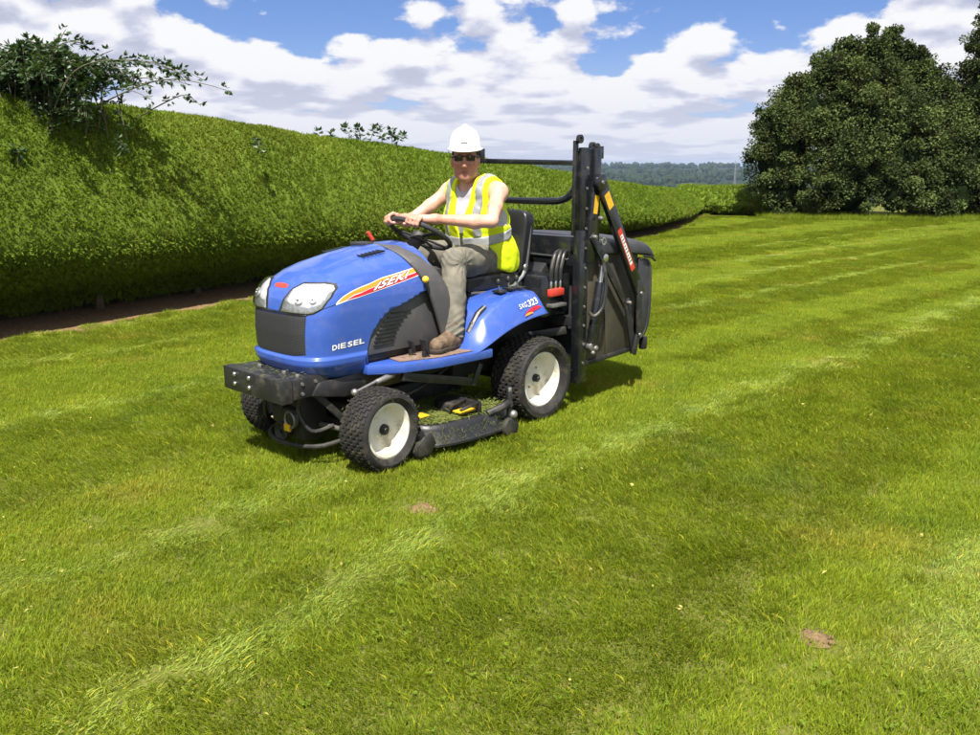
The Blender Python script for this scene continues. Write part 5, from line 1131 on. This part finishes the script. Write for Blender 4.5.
# ---- cut grass stuck to the machine
def stuck(n, fn, parent, L=(.012, .035)):
    P, N_ = fn(n); D = np.cross(N_, rng.normal(size=(n, 3))); D /= np.linalg.norm(D, axis=1, keepdims=True) + 1e-9; D = D + N_*rng.normal(size=(n, 1))*.2
    V, Fq = diamonds(P + N_*.003, D, L[0] + (L[1]-L[0])*rng.random(n), .0018 + .0018*rng.random(n), np.cross(D, N_), .05)
    o = npmesh('stuck_clippings', V, Fq, M_clip, parent, smooth=False); o['kind'] = 'stuff'
up3 = np.array([0, 0, 1.0])
stuck(150, lambda n: (np.stack([1.40 + .25*rng.random(n)**.7, -.25 + .5*rng.random(n), np.full(n, .506)], 1), np.tile(up3, (n, 1))), bp)
stuck(240, lambda n: (np.stack([.45 + .5*rng.random(n), .16 + .30*rng.random(n), np.full(n, .519)], 1), np.tile(up3, (n, 1))), mower)
def on_skirt(n):
    k_ = rng.integers(0, len(oc), n); q = np.array([list(oc[i]) for i in k_]); d_ = q - np.array(c0); nn = d_/np.linalg.norm(d_, axis=1, keepdims=True)
    P = np.array(c0) + d_*1.0; P[:, 2] = .06 + .10*rng.random(n)**1.6; return P, nn
stuck(900, on_skirt, dk)
for wx, wy, wr_, ww_ in ((1.22, .455, .212, .185), (0, .42, .257, .245), (1.22, -.455, .212, .185)):
    def on_tyre(n):
        a = rng.random(n)*6.283; y_ = wy + (rng.random(n)-.5)*ww_*.85; nn = np.stack([np.cos(a), np.zeros(n), np.sin(a)], 1); return np.stack([np.full(n, wx), y_, np.full(n, wr_)], 1) + nn*(wr_-.003), nn
    stuck(130, on_tyre, mower, (.008, .022))
    def on_wall(n):
        a = rng.random(n)*6.283; r_ = wr_*(.74 + .2*rng.random(n)); s_ = math.copysign(1, wy); return np.stack([wx + r_*np.cos(a), np.full(n, wy + s_*ww_*.5), wr_ + r_*np.sin(a)], 1), np.tile(np.array([0, s_, 0.]), (n, 1))
    stuck(70, on_wall, mower, (.008, .02))

# ================================================================== THE DRIVER
class SDF:
    def __init__(s, lo, hi, res):
        s.lo = np.array(lo, float); s.res = res; s.n = np.ceil((np.array(hi)-s.lo)/res).astype(int) + 1
        s.F = np.full(s.n, 0.5, np.float32)
        s.ax = [s.lo[i] + res*np.arange(s.n[i]) for i in range(3)]
    def sub(s, mn, mx):
        a = np.clip(np.floor((np.array(mn)-s.lo)/s.res).astype(int), 0, s.n-1); b = np.clip(np.ceil((np.array(mx)-s.lo)/s.res).astype(int)+1, 1, s.n)
        sl = tuple(slice(a[i], b[i]) for i in range(3)); X, Y, Z = np.meshgrid(*[s.ax[i][sl[i]] for i in range(3)], indexing='ij'); return sl, np.stack([X, Y, Z], -1)
    def smin(s, sl, d, k):
        A = s.F[sl]; h_ = np.clip(k - np.abs(A-d), 0, None)/k if k > 0 else 0
        s.F[sl] = np.minimum(A, d) - (h_*h_*k*.25 if k > 0 else 0)
    def cap(s, a, b, ra, rb, k=.02, sq=None):
        a = np.array(a, float); b = np.array(b, float); m = max(ra, rb) + k + .05
        sl, P = s.sub(np.minimum(a, b)-m, np.maximum(a, b)+m); q = P - a; d = b-a
        if sq is not None: q = q*sq; d = d*sq
        t = np.clip((q@d)/(d@d), 0, 1); dist = np.linalg.norm(q - t[..., None]*d, axis=-1) - (ra + (rb-ra)*t); s.smin(sl, dist, k); return s
    def ell(s, c, r, Rm=None, k=.02):
        c = np.array(c, float); r = np.array(r, float); m = r.max() + k + .05
        sl, P = s.sub(c-m, c+m); q = P-c
        if Rm is not None: q = q @ Rm
        k0 = np.linalg.norm(q/r, axis=-1); k1 = np.linalg.norm(q/(r*r), axis=-1)+1e-9; s.smin(sl, k0*(k0-1)/k1, k); return s
    def chain(s, pts_, rs_, k=.015):
        for i in range(len(pts_)-1): s.cap(pts_[i], pts_[i+1], rs_[i], rs_[i+1], k)
        return s
    def grid(s): return np.meshgrid(*s.ax, indexing='ij')
    def mesh(s, name, m, parent=None, iters=1):
        Fv = s.F; nx, ny, nz = Fv.shape; ins = Fv < 0
        c = np.zeros((nx-1, ny-1, nz-1), np.int8); acc = np.zeros((nx-1, ny-1, nz-1, 3), np.float32); cnt = np.zeros((nx-1, ny-1, nz-1), np.float32)
        sl0 = [slice(0, -1), slice(1, None)]
        for ax in range(3):
            o1, o2 = [i for i in range(3) if i != ax]
            for a in (0, 1):
                for b in (0, 1):
                    i0 = [None]*3; i1 = [None]*3; i0[ax] = sl0[0]; i1[ax] = sl0[1]; i0[o1] = i1[o1] = sl0[a]; i0[o2] = i1[o2] = sl0[b]
                    f0 = Fv[tuple(i0)]; f1 = Fv[tuple(i1)]; x = (f0 < 0) != (f1 < 0)
                    t_ = np.where(x, f0/(f0-f1+1e-12), 0); acc[..., ax] += np.where(x, t_, 0); acc[..., o1] += np.where(x, a, 0); acc[..., o2] += np.where(x, b, 0); cnt += x
        act = cnt > 0; ids = np.full(act.shape, -1, np.int64); ids[act] = np.arange(act.sum()); I = np.argwhere(act)
        V = (I + acc[act]/cnt[act][:, None])*s.res + s.lo; Fs = []
        for ax in range(3):
            o1, o2 = [(1, 2), (2, 0), (0, 1)][ax]
            i0 = [slice(None)]*3; i1 = [slice(None)]*3; i0[ax] = sl0[0]; i1[ax] = sl0[1]
            a = ins[tuple(i0)]; b = ins[tuple(i1)]; E_ = np.argwhere(a != b)
            ok = (E_[:, o1] > 0) & (E_[:, o2] > 0) & (E_[:, o1] < Fv.shape[o1]-1) & (E_[:, o2] < Fv.shape[o2]-1); E_ = E_[ok]
            flip = a[tuple(E_.T)]
            def at(d1, d2): q = E_.copy(); q[:, o1] -= d1; q[:, o2] -= d2; return ids[tuple(q.T)]
            Q_ = np.stack([at(0, 0), at(1, 0), at(1, 1), at(0, 1)], 1); Q_[~flip] = Q_[~flip][:, ::-1]; Fs.append(Q_[:, ::-1])
        Fq = np.concatenate(Fs); Fq = Fq[(Fq >= 0).all(1)]
        for _ in range(iters):
            S = np.zeros_like(V); n_ = np.zeros(len(V))
            for a, b in ((0, 1), (1, 2), (2, 3), (3, 0)):
                np.add.at(S, Fq[:, a], V[Fq[:, b]]); np.add.at(S, Fq[:, b], V[Fq[:, a]]); np.add.at(n_, Fq[:, a], 1); np.add.at(n_, Fq[:, b], 1)
            V = V*.45 + .55*S/np.maximum(n_, 1)[:, None]
        o = npmesh(name, V, Fq, m, parent); return o
def skin_mat():
    m = bpy.data.materials.new('skin'); m.use_nodes = True; t = NT(m.node_tree); b = t.n['Principled BSDF']; co = t.new('ShaderNodeTexCoord').outputs['Object']
    c = t.ramp(t.math('ADD', t.math('MULTIPLY', t.noise(co, 16, 4), .6), t.math('MULTIPLY', t.noise(co, 110, 3, .6), .4)), [(.34, (.46, .235, .165)), (.52, (.60, .345, .255)), (.66, (.68, .42, .32))]); at = t.new('ShaderNodeAttribute', attribute_name='tone'); c = t.mix(1.0, c, at.outputs['Color'], 'MULTIPLY'); t.l.new(c, b.inputs['Base Color']); b.inputs['Roughness'].default_value = .5
    b.inputs['Subsurface Weight'].default_value = .12; b.inputs['Subsurface Radius'].default_value = (.02, .008, .004); b.inputs['Subsurface Scale'].default_value = .3; return m
M_skin = skin_mat()
def fabric(name, c1, c2, rough=.85, scale=30, weave=900, bump=.15):
    m = mat(name, c1, rough, spec=.2); t = NT(m.node_tree); b = t.n['Principled BSDF']; co = t.new('ShaderNodeTexCoord').outputs['Object']
    t.l.new(t.ramp(t.noise(co, scale, 5, .6), [(.36, c1), (.64, c2)]), b.inputs['Base Color'])
    bp = t.new('ShaderNodeBump'); bp.inputs['Strength'].default_value = bump; bp.inputs['Distance'].default_value = .004; t.l.new(t.noise(co, weave, 2), bp.inputs['Height']); t.l.new(bp.outputs[0], b.inputs['Normal']); return m
M_trou = fabric('faded_khaki_denim', (.105, .104, .086), (.205, .185, .145), scale=9)
M_vest = fabric('hi_vis_yellow', (.58, .70, .010), (.66, .78, .018), .7, 8)
M_tape = mat('reflective_tape', (.30, .31, .31), .45, .2, var=.12, vscale=30)
M_shirt = fabric('white_cotton', (.40, .39, .43), (.48, .47, .51), .9, 20)
M_boot = fabric('worn_brown_suede', (.085, .055, .035), (.19, .135, .09), .85, 28)
M_sole = mat('boot_sole', (.045, .035, .028), .8, var=.4, vscale=20); M_lace = mat('boot_lace', (.30, .24, .16), .8)
M_hat = mat('white_hard_hat', (.82, .81, .79), .30, coat=.3, var=.03); M_shade = mat('dark_lens', (.012, .010, .012), .15); M_hair = mat('dark_brown_hair', (.035, .022, .014), .7, var=.4, vscale=60, bump=.5, bscale=200); M_mark = mat('grey_print', (.25, .25, .25), .6)

HF = np.array([.748, .664, 0.0]); HF /= np.linalg.norm(HF); HL = np.array([-HF[1], HF[0], 0]); HU = np.array([0, 0, 1.0])
HFt = HF*math.cos(R(6)) - HU*math.sin(R(6)); HUt = np.cross(HFt, HL)
HR = np.stack([HFt, HL, HUt], 1)                       # columns: forward, left, up of the head
HC = np.array([.145, .010, 1.545])
def hp_(f, l, u): return HC + HR @ np.array([f, l, u])
def rim_at(phi): return np.array(SC) + SR*(np.array([0, 1, 0])*math.sin(phi) + np.array(SV)*math.cos(phi)), (np.array([0, 1, 0])*math.sin(phi) + np.array(SV)*math.cos(phi)), (np.array([0, 1, 0])*math.cos(phi) - np.array(SV)*math.sin(phi))
body = SDF((-.22, -.46, .84), (.76, .46, 1.70), .0052)
# trunk and neck
body.cap((.02, 0, .97), (.055, 0, 1.24), .108, .118, .05, np.array([1, .66, 1])); body.cap((.055, -.15, 1.365), (.055, .15, 1.365), .062, .062, .06); body.cap((.05, 0, 1.25), (.065, 0, 1.36), .11, .07, .05, np.array([1, .62, 1]))
body.cap((.065, 0, 1.38), (.115, .005, 1.475), .062, .056, .03)
# head
body.ell(hp_(-.012, 0, .03), (.096, .076, .098), HR, .02); body.ell(hp_(.022, 0, -.035), (.068, .062, .085), HR, .03); body.ell(hp_(.062, 0, -.098), (.026, .030, .024), HR, .03)
for l_ in (-1, 1):
    body.ell(hp_(.052, l_*.038, -.018), (.026, .022, .022), HR, .02); body.ell(hp_(-.005, l_*.078, -.012), (.018, .010, .033), HR, .006); body.ell(hp_(.02, l_*.045, -.07), (.04, .018, .03), HR, .03)
body.cap(hp_(.082, 0, .022), hp_(.108, 0, -.022), .009, .013, .010); body.ell(hp_(.100, .011, -.027), (.010, .008, .007), HR, .008); body.ell(hp_(.100, -.011, -.027), (.010, .008, .007), HR, .008)
body.cap(hp_(.078, -.030, .030), hp_(.078, .030, .030), .012, .012, .012)
body.cap(hp_(.083, -.018, -.056), hp_(.083, .018, -.056), .0065, .0065, .006); body.cap(hp_(.081, -.015, -.068), hp_(.081, .015, -.068), .0075, .0075, .006)
# arms, hands closed on the steering wheel
ARM = {1: dict(S=(.065, .205, 1.362), E=(.275, .345, 1.205), W=(.545, .165, 1.222), phi=R(32)), -1: dict(S=(.065, -.205, 1.362), E=(.285, -.335, 1.185), W=(.555, -.165, 1.215), phi=R(-27))}
for s, A in ARM.items():
    S, E_, W = [np.array(A[q]) for q in ('S', 'E', 'W')]
    body.ell(S + np.array([0, s*.008, -.005]), (.056, .050, .058), None, .04); mid = (S+E_)/2 + np.array([0, 0, -.004])
    body.cap(S, mid, .047, .041, .03); body.cap(mid, E_, .041, .035, .02)
    m2 = E_*.68 + W*.32 + np.array([0, s*.004, -.006]); body.cap(E_, m2, .036, .039, .02); body.cap(m2, W, .039, .025, .02)
    C, rho, tan = rim_at(A['phi']); nn = np.array(SN)
    def rp(al, off, t_): return C + tan*t_ + off*(math.cos(al)*rho + math.sin(al)*nn)
    palm = rp(R(128), .034, 0); ti = 1 if s > 0 else -1
    body.cap(W, palm, .026, .024, .02)
    for j, (t_, ln) in enumerate(((-.031, 1.0), (-.010, 1.08), (.011, 1.04), (.031, .86))):
        t2 = t_*ti; kn = rp(R(118), .034, t2); body.cap(W*.55+palm*.45 + tan*t2*.6, kn, .0155, .0125, .012)
        body.chain([kn, rp(R(70), .031, t2*1.06), rp(R(15), .028, t2*1.08), rp(R(-45*ln), .026, t2*1.05), rp(R(-95*ln), .0245, t2*1.02)], [.0118, .0106, .0098, .0092, .0082], .004)
    tb = W*.5+palm*.5 - tan*.018*ti; body.chain([tb, rp(R(165), .040, -.040*ti), rp(R(205), .032, -.052*ti), rp(R(255), .026, -.050*ti)], [.017, .0135, .0115, .0095], .008)
# legs inside the trousers keep the figure whole
person = body.mesh('person', M_skin, None, 1)
person.location = (MOWER_O[0], MOWER_O[1], 0); person.rotation_euler = (0, 0, math.atan2(FWD[1], FWD[0]))
V = np.empty(len(person.data.vertices)*3, np.float32); person.data.vertices.foreach_get('co', V); V = V.reshape(-1, 3); hl_ = (V - HC) @ HR     # head space
C = np.ones((len(V), 3))
def blob(c, r_): return np.exp(-(((hl_ - np.array(c))/np.array(r_))**2).sum(1))
C *= 1 - (blob((.088, 0, -.062), (.02, .024, .0085))*np.array([[.30], [.52], [.45]])).T                      # lips
C *= 1 - (blob((.084, 0, -.0615), (.02, .022, .0022))*np.array([[.55], [.6], [.6]])).T                       # line of the mouth
C *= 1 - ((blob((.07, 0, -.095), (.05, .06, .030)) + blob((.09, 0, -.047), (.02, .03, .007)))*.9*np.array([[.20], [.20], [.17]])).T   # stubble
for l_ in (-1, 1):
    C *= 1 - (blob((.085, l_*.034, .040), (.02, .020, .006))*np.array([[.75], [.75], [.75]])).T              # brows
    C *= 1 - (blob((.07, l_*.045, -.035), (.03, .018, .018))*np.array([[.0], [.12], [.12]])).T               # cheeks
face = (hl_[:, 2] > -.13) & (np.linalg.norm(hl_, axis=1) < .2); C[face] *= np.array([.72, .60, .57])
fore = np.clip((V[:, 0]-.30)/.2, 0, 1)[:, None]; C *= 1 - fore*np.array([[.06, .16, .18]])                        # tanned forearms
set_color(person.data, 'tone', np.clip(C, .05, 1))
tag(person, 'person in white hard hat and yellow hi-vis vest driving the mower', 'person')

def vnoise(X, Y, Z, s, sd_=0.0): return (np.sin(X*s*1.3 + 2.1*np.sin(Y*s*.9 + sd_) + sd_)*np.sin(Z*s*1.1 + 1.7*np.sin(X*s*.8+1.3)) + np.sin(Y*s*1.7 + 1.2*np.sin(Z*s + sd_)))*.5
LEG = {1: dict(H=(.06, .105, .955), K=(.470, .240, .985), A=(.590, .335, .615)), -1: dict(H=(.06, -.105, .955), K=(.520, -.225, 1.000), A=(.675, -.285, .615))}
tr_ = SDF((-.18, -.45, .54), (.80, .48, 1.12), .0062)
tr_.cap((-.01, -.10, .955), (-.01, .10, .955), .115, .115, .05); tr_.cap((.0, 0, .95), (.02, 0, 1.0), .105, .095, .05, np.array([1, .70, 1]))
for s, A in LEG.items():
    H_, K, An = [np.array(A[q]) for q in ('H', 'K', 'A')]; tr_.cap(H_, K*.6+H_*.4, .104, .088, .05); tr_.cap(K*.6+H_*.4, K, .088, .073, .03)
    m2 = K*.45+An*.55; tr_.cap(K, m2, .071, .066, .02); tr_.cap(m2, An + np.array([-.005, 0, -.01]), .066, .068, .02)
X, Y, Z = tr_.grid()
fold = 0
for s_, A in LEG.items():
    K = np.array(A['K']); An = np.array(A['A']); H_ = np.array(A['H']); side_ = (Y*s_ > 0)
    dk = np.sqrt((X-K[0])**2 + (Z-K[2])**2); ang_ = np.arctan2(Z-K[2], X-K[0])
    rk = np.abs(np.sin(ang_*7 + 3*np.sin(Y*25) + dk*20))*np.exp(-(dk/.13)**2)*.008                       # creases fanning from the bent knee
    za_ = np.clip((Z-An[2])/.16, 0, 1); ra = np.abs(np.sin(Z*78 + 2.6*np.sin(Y*22+s_) + (X-An[0])*26))*(1-za_)**1.2*.011  # stacked folds over the boot
    rt = np.abs(np.sin(X*52 + Y*30 + 2*np.sin(Z*30)))*np.exp(-((X-H_[0]-.05)/.14)**2)*.007                    # pull at the hip
    fold = fold + np.where(side_, rk + ra + rt, 0)
tr_.F += (fold - .004 + .0022*vnoise(X, Y, Z, 30, .5) + .0016*vnoise(Y, Z, X, 70, 1.5)).astype(np.float32)
for s, A in LEG.items():
    An = np.array(A['A']); tr_.F = np.where((Z < An[2]-.035 + .10*(X-An[0])) & (X > .4), np.maximum(tr_.F, .01), tr_.F)
trou = tr_.mesh('trousers', M_trou, person, 1); trou['label'] = 'faded grey-khaki work trousers'

def torso_field(g, infl):
    g.cap((.0, 0, .93), (.045, 0, 1.20), .122+infl, .122+infl, .05, np.array([1, .66, 1])); g.cap((.045, 0, 1.20), (.06, 0, 1.33), .122+infl, .085+infl, .05, np.array([1, .64, 1]))
    g.cap((.055, -.135, 1.372), (.055, .135, 1.372), .058+infl, .058+infl, .07)
sh = SDF((-.22, -.32, .9), (.30, .32, 1.52), .006); torso_field(sh, .012); X, Y, Z = sh.grid()
cut = np.maximum(np.abs(Y) - (.194 - .03*np.clip((Z-1.2)/.2, 0, 1)), -1); neck = np.sqrt((X-.10)**2*.8 + Y**2 + ((Z-1.47)*.66)**2) - .088
sh.F = np.maximum(np.maximum(sh.F, np.where(Z > 1.17, cut, -1)), -neck).astype(np.float32); shirt = sh.mesh('undershirt', M_shirt, person, 1)
vs = SDF((-.26, -.34, .84), (.30, .34, 1.54), .0058); torso_field(vs, .025)
vs.cap((-.035, -.12, .96), (-.035, .12, .96), .118, .118, .08); vs.cap((.02, -.10, 1.02), (.02, .10, 1.02), .125, .125, .06)
X, Y, Z = vs.grid(); vs.F += (.0055*vnoise(X, Y, Z, 26, 2.0) + .003*vnoise(Z, X, Y, 55, .3)).astype(np.float32)
vbase = vs.F.copy()
frontd = X*.98 + Y*.15
vcut = np.where(frontd > .03, (.016 + np.clip((Z-1.10), -.2, .3)*.20) - np.abs(Y-.004), -1)       # open V, wider towards the neck
vcut = np.where(Z > 1.10, vcut, .010 - np.abs(Y-.004)); vcut = np.where(frontd > .03, vcut, -1)
nk = .085 - np.sqrt((X-.075)**2*.6 + Y**2 + ((Z-1.47)*.8)**2)
armc = np.where(Z > 1.16, np.abs(Y) - (.178 + .018*np.clip((1.34-Z)/.2, -1, 1)), -1)
hem = (.880 + .35*np.clip(X-.0, 0, .2)) - Z
def carve(F_): return np.maximum.reduce([F_, vcut, nk, armc, hem]).astype(np.float32)
vs.F = carve(vbase); vest = vs.mesh('hi_vis_vest', M_vest, person, 1)
tp = SDF((-.26, -.34, .84), (.30, .34, 1.54), .0058)
waist = np.abs(Z - (1.115 - .30*X)) - .028
tp.F = np.maximum(carve(vbase - .0045), waist).astype(np.float32); tp.F = np.where(vbase < -.025, np.maximum(tp.F, .01), tp.F).astype(np.float32); tp.mesh('reflective_strip', M_tape, vest, 1)
for s in (1, -1):
    t2 = SDF((-.26, -.34, .84), (.30, .34, 1.54), .0058)
    br = np.abs(np.abs(Y) - (.128 + .0*Z)) - .022; sd2 = np.where(Y*s > 0, br, .05)
    t2.F = np.maximum.reduce([carve(vbase - .0045), sd2, 1.146 - .30*X - Z]).astype(np.float32); t2.F = np.where(vbase < -.025, np.maximum(t2.F, .01), t2.F).astype(np.float32); t2.mesh('reflective_strip', M_tape, vest, 1)

zp = SDF((-.26, -.34, .84), (.30, .34, 1.54), .0058); zp.F = np.maximum.reduce([carve(vbase - .002) if False else np.maximum.reduce([vbase - .002, hem]), np.abs(Y-.004) - .011, Z - 1.12, -X]).astype(np.float32); zp.mesh('zip', mat('dark_zip', (.05, .06, .02), .6), vest, 1)
# boots on the footplates
for s, A in LEG.items():
    An = np.array(A['A']); ty = np.array([.97, .24*s, 0]); ty /= np.linalg.norm(ty); heel = An + np.array([-.035, 0, -.052]) - 0*ty; z0 = .520
    bt = SDF(An + np.array([-.12, -.16, -.10]), An + np.array([.30, .16, .09]), .0048)
    bt.cap(An + np.array([-.005, 0, .03]), An + np.array([-.01, 0, -.03]), .054, .05, .03); bt.cap((heel[0], heel[1], z0+.045), heel + ty*.10 + np.array([0, 0, z0+.047-heel[2]]), .042, .044, .03)
    bt.cap(heel + ty*.10 + np.array([0, 0, z0+.047-heel[2]]), heel + ty*.205 + np.array([0, 0, z0+.040-heel[2]]), .044, .041, .03)
    X, Y, Z = bt.grid(); bt.F = np.maximum(bt.F + .0025*vnoise(X, Y, Z, 70, 1.0), z0 + .018 - Z).astype(np.float32); bo = bt.mesh('boot', M_boot, person, 1)
    sl_ = SDF(An + np.array([-.12, -.16, -.11]), An + np.array([.30, .16, .0]), .0045)
    a_ = np.array([heel[0], heel[1], z0+.02]); sl_.cap(a_, a_+ty*.10, .046, .044, .02); sl_.cap(a_+ty*.10, a_+ty*.205, .044, .045, .02); X, Y, Z = sl_.grid(); sl_.F = np.maximum.reduce([sl_.F, Z-(z0+.026), z0-Z]).astype(np.float32); sl_.mesh('sole', M_sole, bo, 1)
    for k_ in range(4):
        c = An + ty*(.055+.022*k_) + np.array([0, 0, -.002-.013*k_]); sdv = np.array([-ty[1], ty[0], 0]); q = MB(); q.tube([tuple(c-sdv*.026+[0, 0, -.014]), tuple(c+[0, 0, .004]), tuple(c+sdv*.026+[0, 0, -.014])], .0035, 6, smooth_n=4); q.build('lace', M_lace, bo)

# head wear
hm_ = Matrix([[*HR[0], HC[0]], [*HR[1], HC[1]], [*HR[2], HC[2]], [0, 0, 0, 1]])
def head_obj(mb, name, m, parent, **kw): mb.bm.transform(hm_); return mb.build(name, m, parent, **kw)
HS = .865
def hat_ring(z_, a_, c_, n_=40, lift=0.0):
    out = []
    for k_ in range(n_):
        t_ = 2*math.pi*k_/n_; x = math.cos(t_); y = math.sin(t_)
        rx = c_[0] if x > 0 else c_[1]; out.append((a_ + rx*x*(HS if x < 0 or c_[0] < .14 else .93), c_[2]*y*HS, .064 + (z_-.064)*.90 + lift*x))
    return out
b = MB(); rs_ = [hat_ring(.064, .004, (.158, .128, .122), lift=-.004), hat_ring(.070, .004, (.156, .127, .121), lift=-.004), hat_ring(.074, .0, (.128, .124, .112)), hat_ring(.100, .0, (.120, .120, .108)), hat_ring(.140, -.002, (.108, .110, .099)), hat_ring(.175, -.005, (.085, .090, .080)), hat_ring(.198, -.008, (.055, .060, .052)), hat_ring(.208, -.010, (.022, .025, .020)), hat_ring(.209, -.010, (.002, .002, .002))]
b.grid([r_ + [r_[0]] for r_ in rs_]); bmesh.ops.remove_doubles(b.bm, verts=b.bm.verts[:], dist=1e-4); hat = head_obj(b, 'hard_hat', M_hat, person, smooth=50, solid=.004); hat['label'] = 'white hard hat with moulded ridge'
b = MB(); b.tube([(x_*HS, 0, .064+(z_-.064)*.90) for x_, z_ in ((.112, .112), (.088, .163), (.05, .191), (0, .199), (-.06, .190), (-.10, .158), (-.118, .110))], [.008, .016, .021, .023, .021, .016, .008], 10, smooth_n=5); head_obj(b, 'crown_ridge', M_hat, hat, smooth=60)
b = MB(); b.box(.110, .116, -.020, .020, .112, .119, .001); b.bm.transform(Matrix.Translation((-.0115, 0, -.005))); head_obj(b, 'printed_mark', M_mark, hat)
sg = empty('sunglasses', (0, 0, 0), 0, person)
for l_ in (-1, 1):
    b = MB(); rows = [[(.094 - .020*(abs(y_)/.06)**2, l_*y_, z_ - .006*(abs(y_)/.06)) for y_ in np.linspace(.009, .060, 8)] for z_ in (.040, .034, .024, .014, .008)]; b.grid(rows); head_obj(b, 'lens', M_shade, sg, solid=.003)
    b = MB(); b.tube([(.074, l_*.062, .030), (.02, l_*.079, .026), (-.02, l_*.083, .012)], .004, 6); head_obj(b, 'temple_arm', M_shade, sg)
b = MB(); b.tube([(.094, -.012, .030), (.099, 0, .033), (.094, .012, .030)], .0035, 6); head_obj(b, 'bridge', M_shade, sg)
b = MB()
for l_ in (-1, 1): b.ball((-.035, l_*.062, .035), (.050, .016, .040)); b.ball((.018, l_*.0735, .035), (.014, .006, .026))
b.ball((-.072, 0, .01), (.030, .060, .06)); head_obj(b, 'hair', M_hair, person, smooth=60)
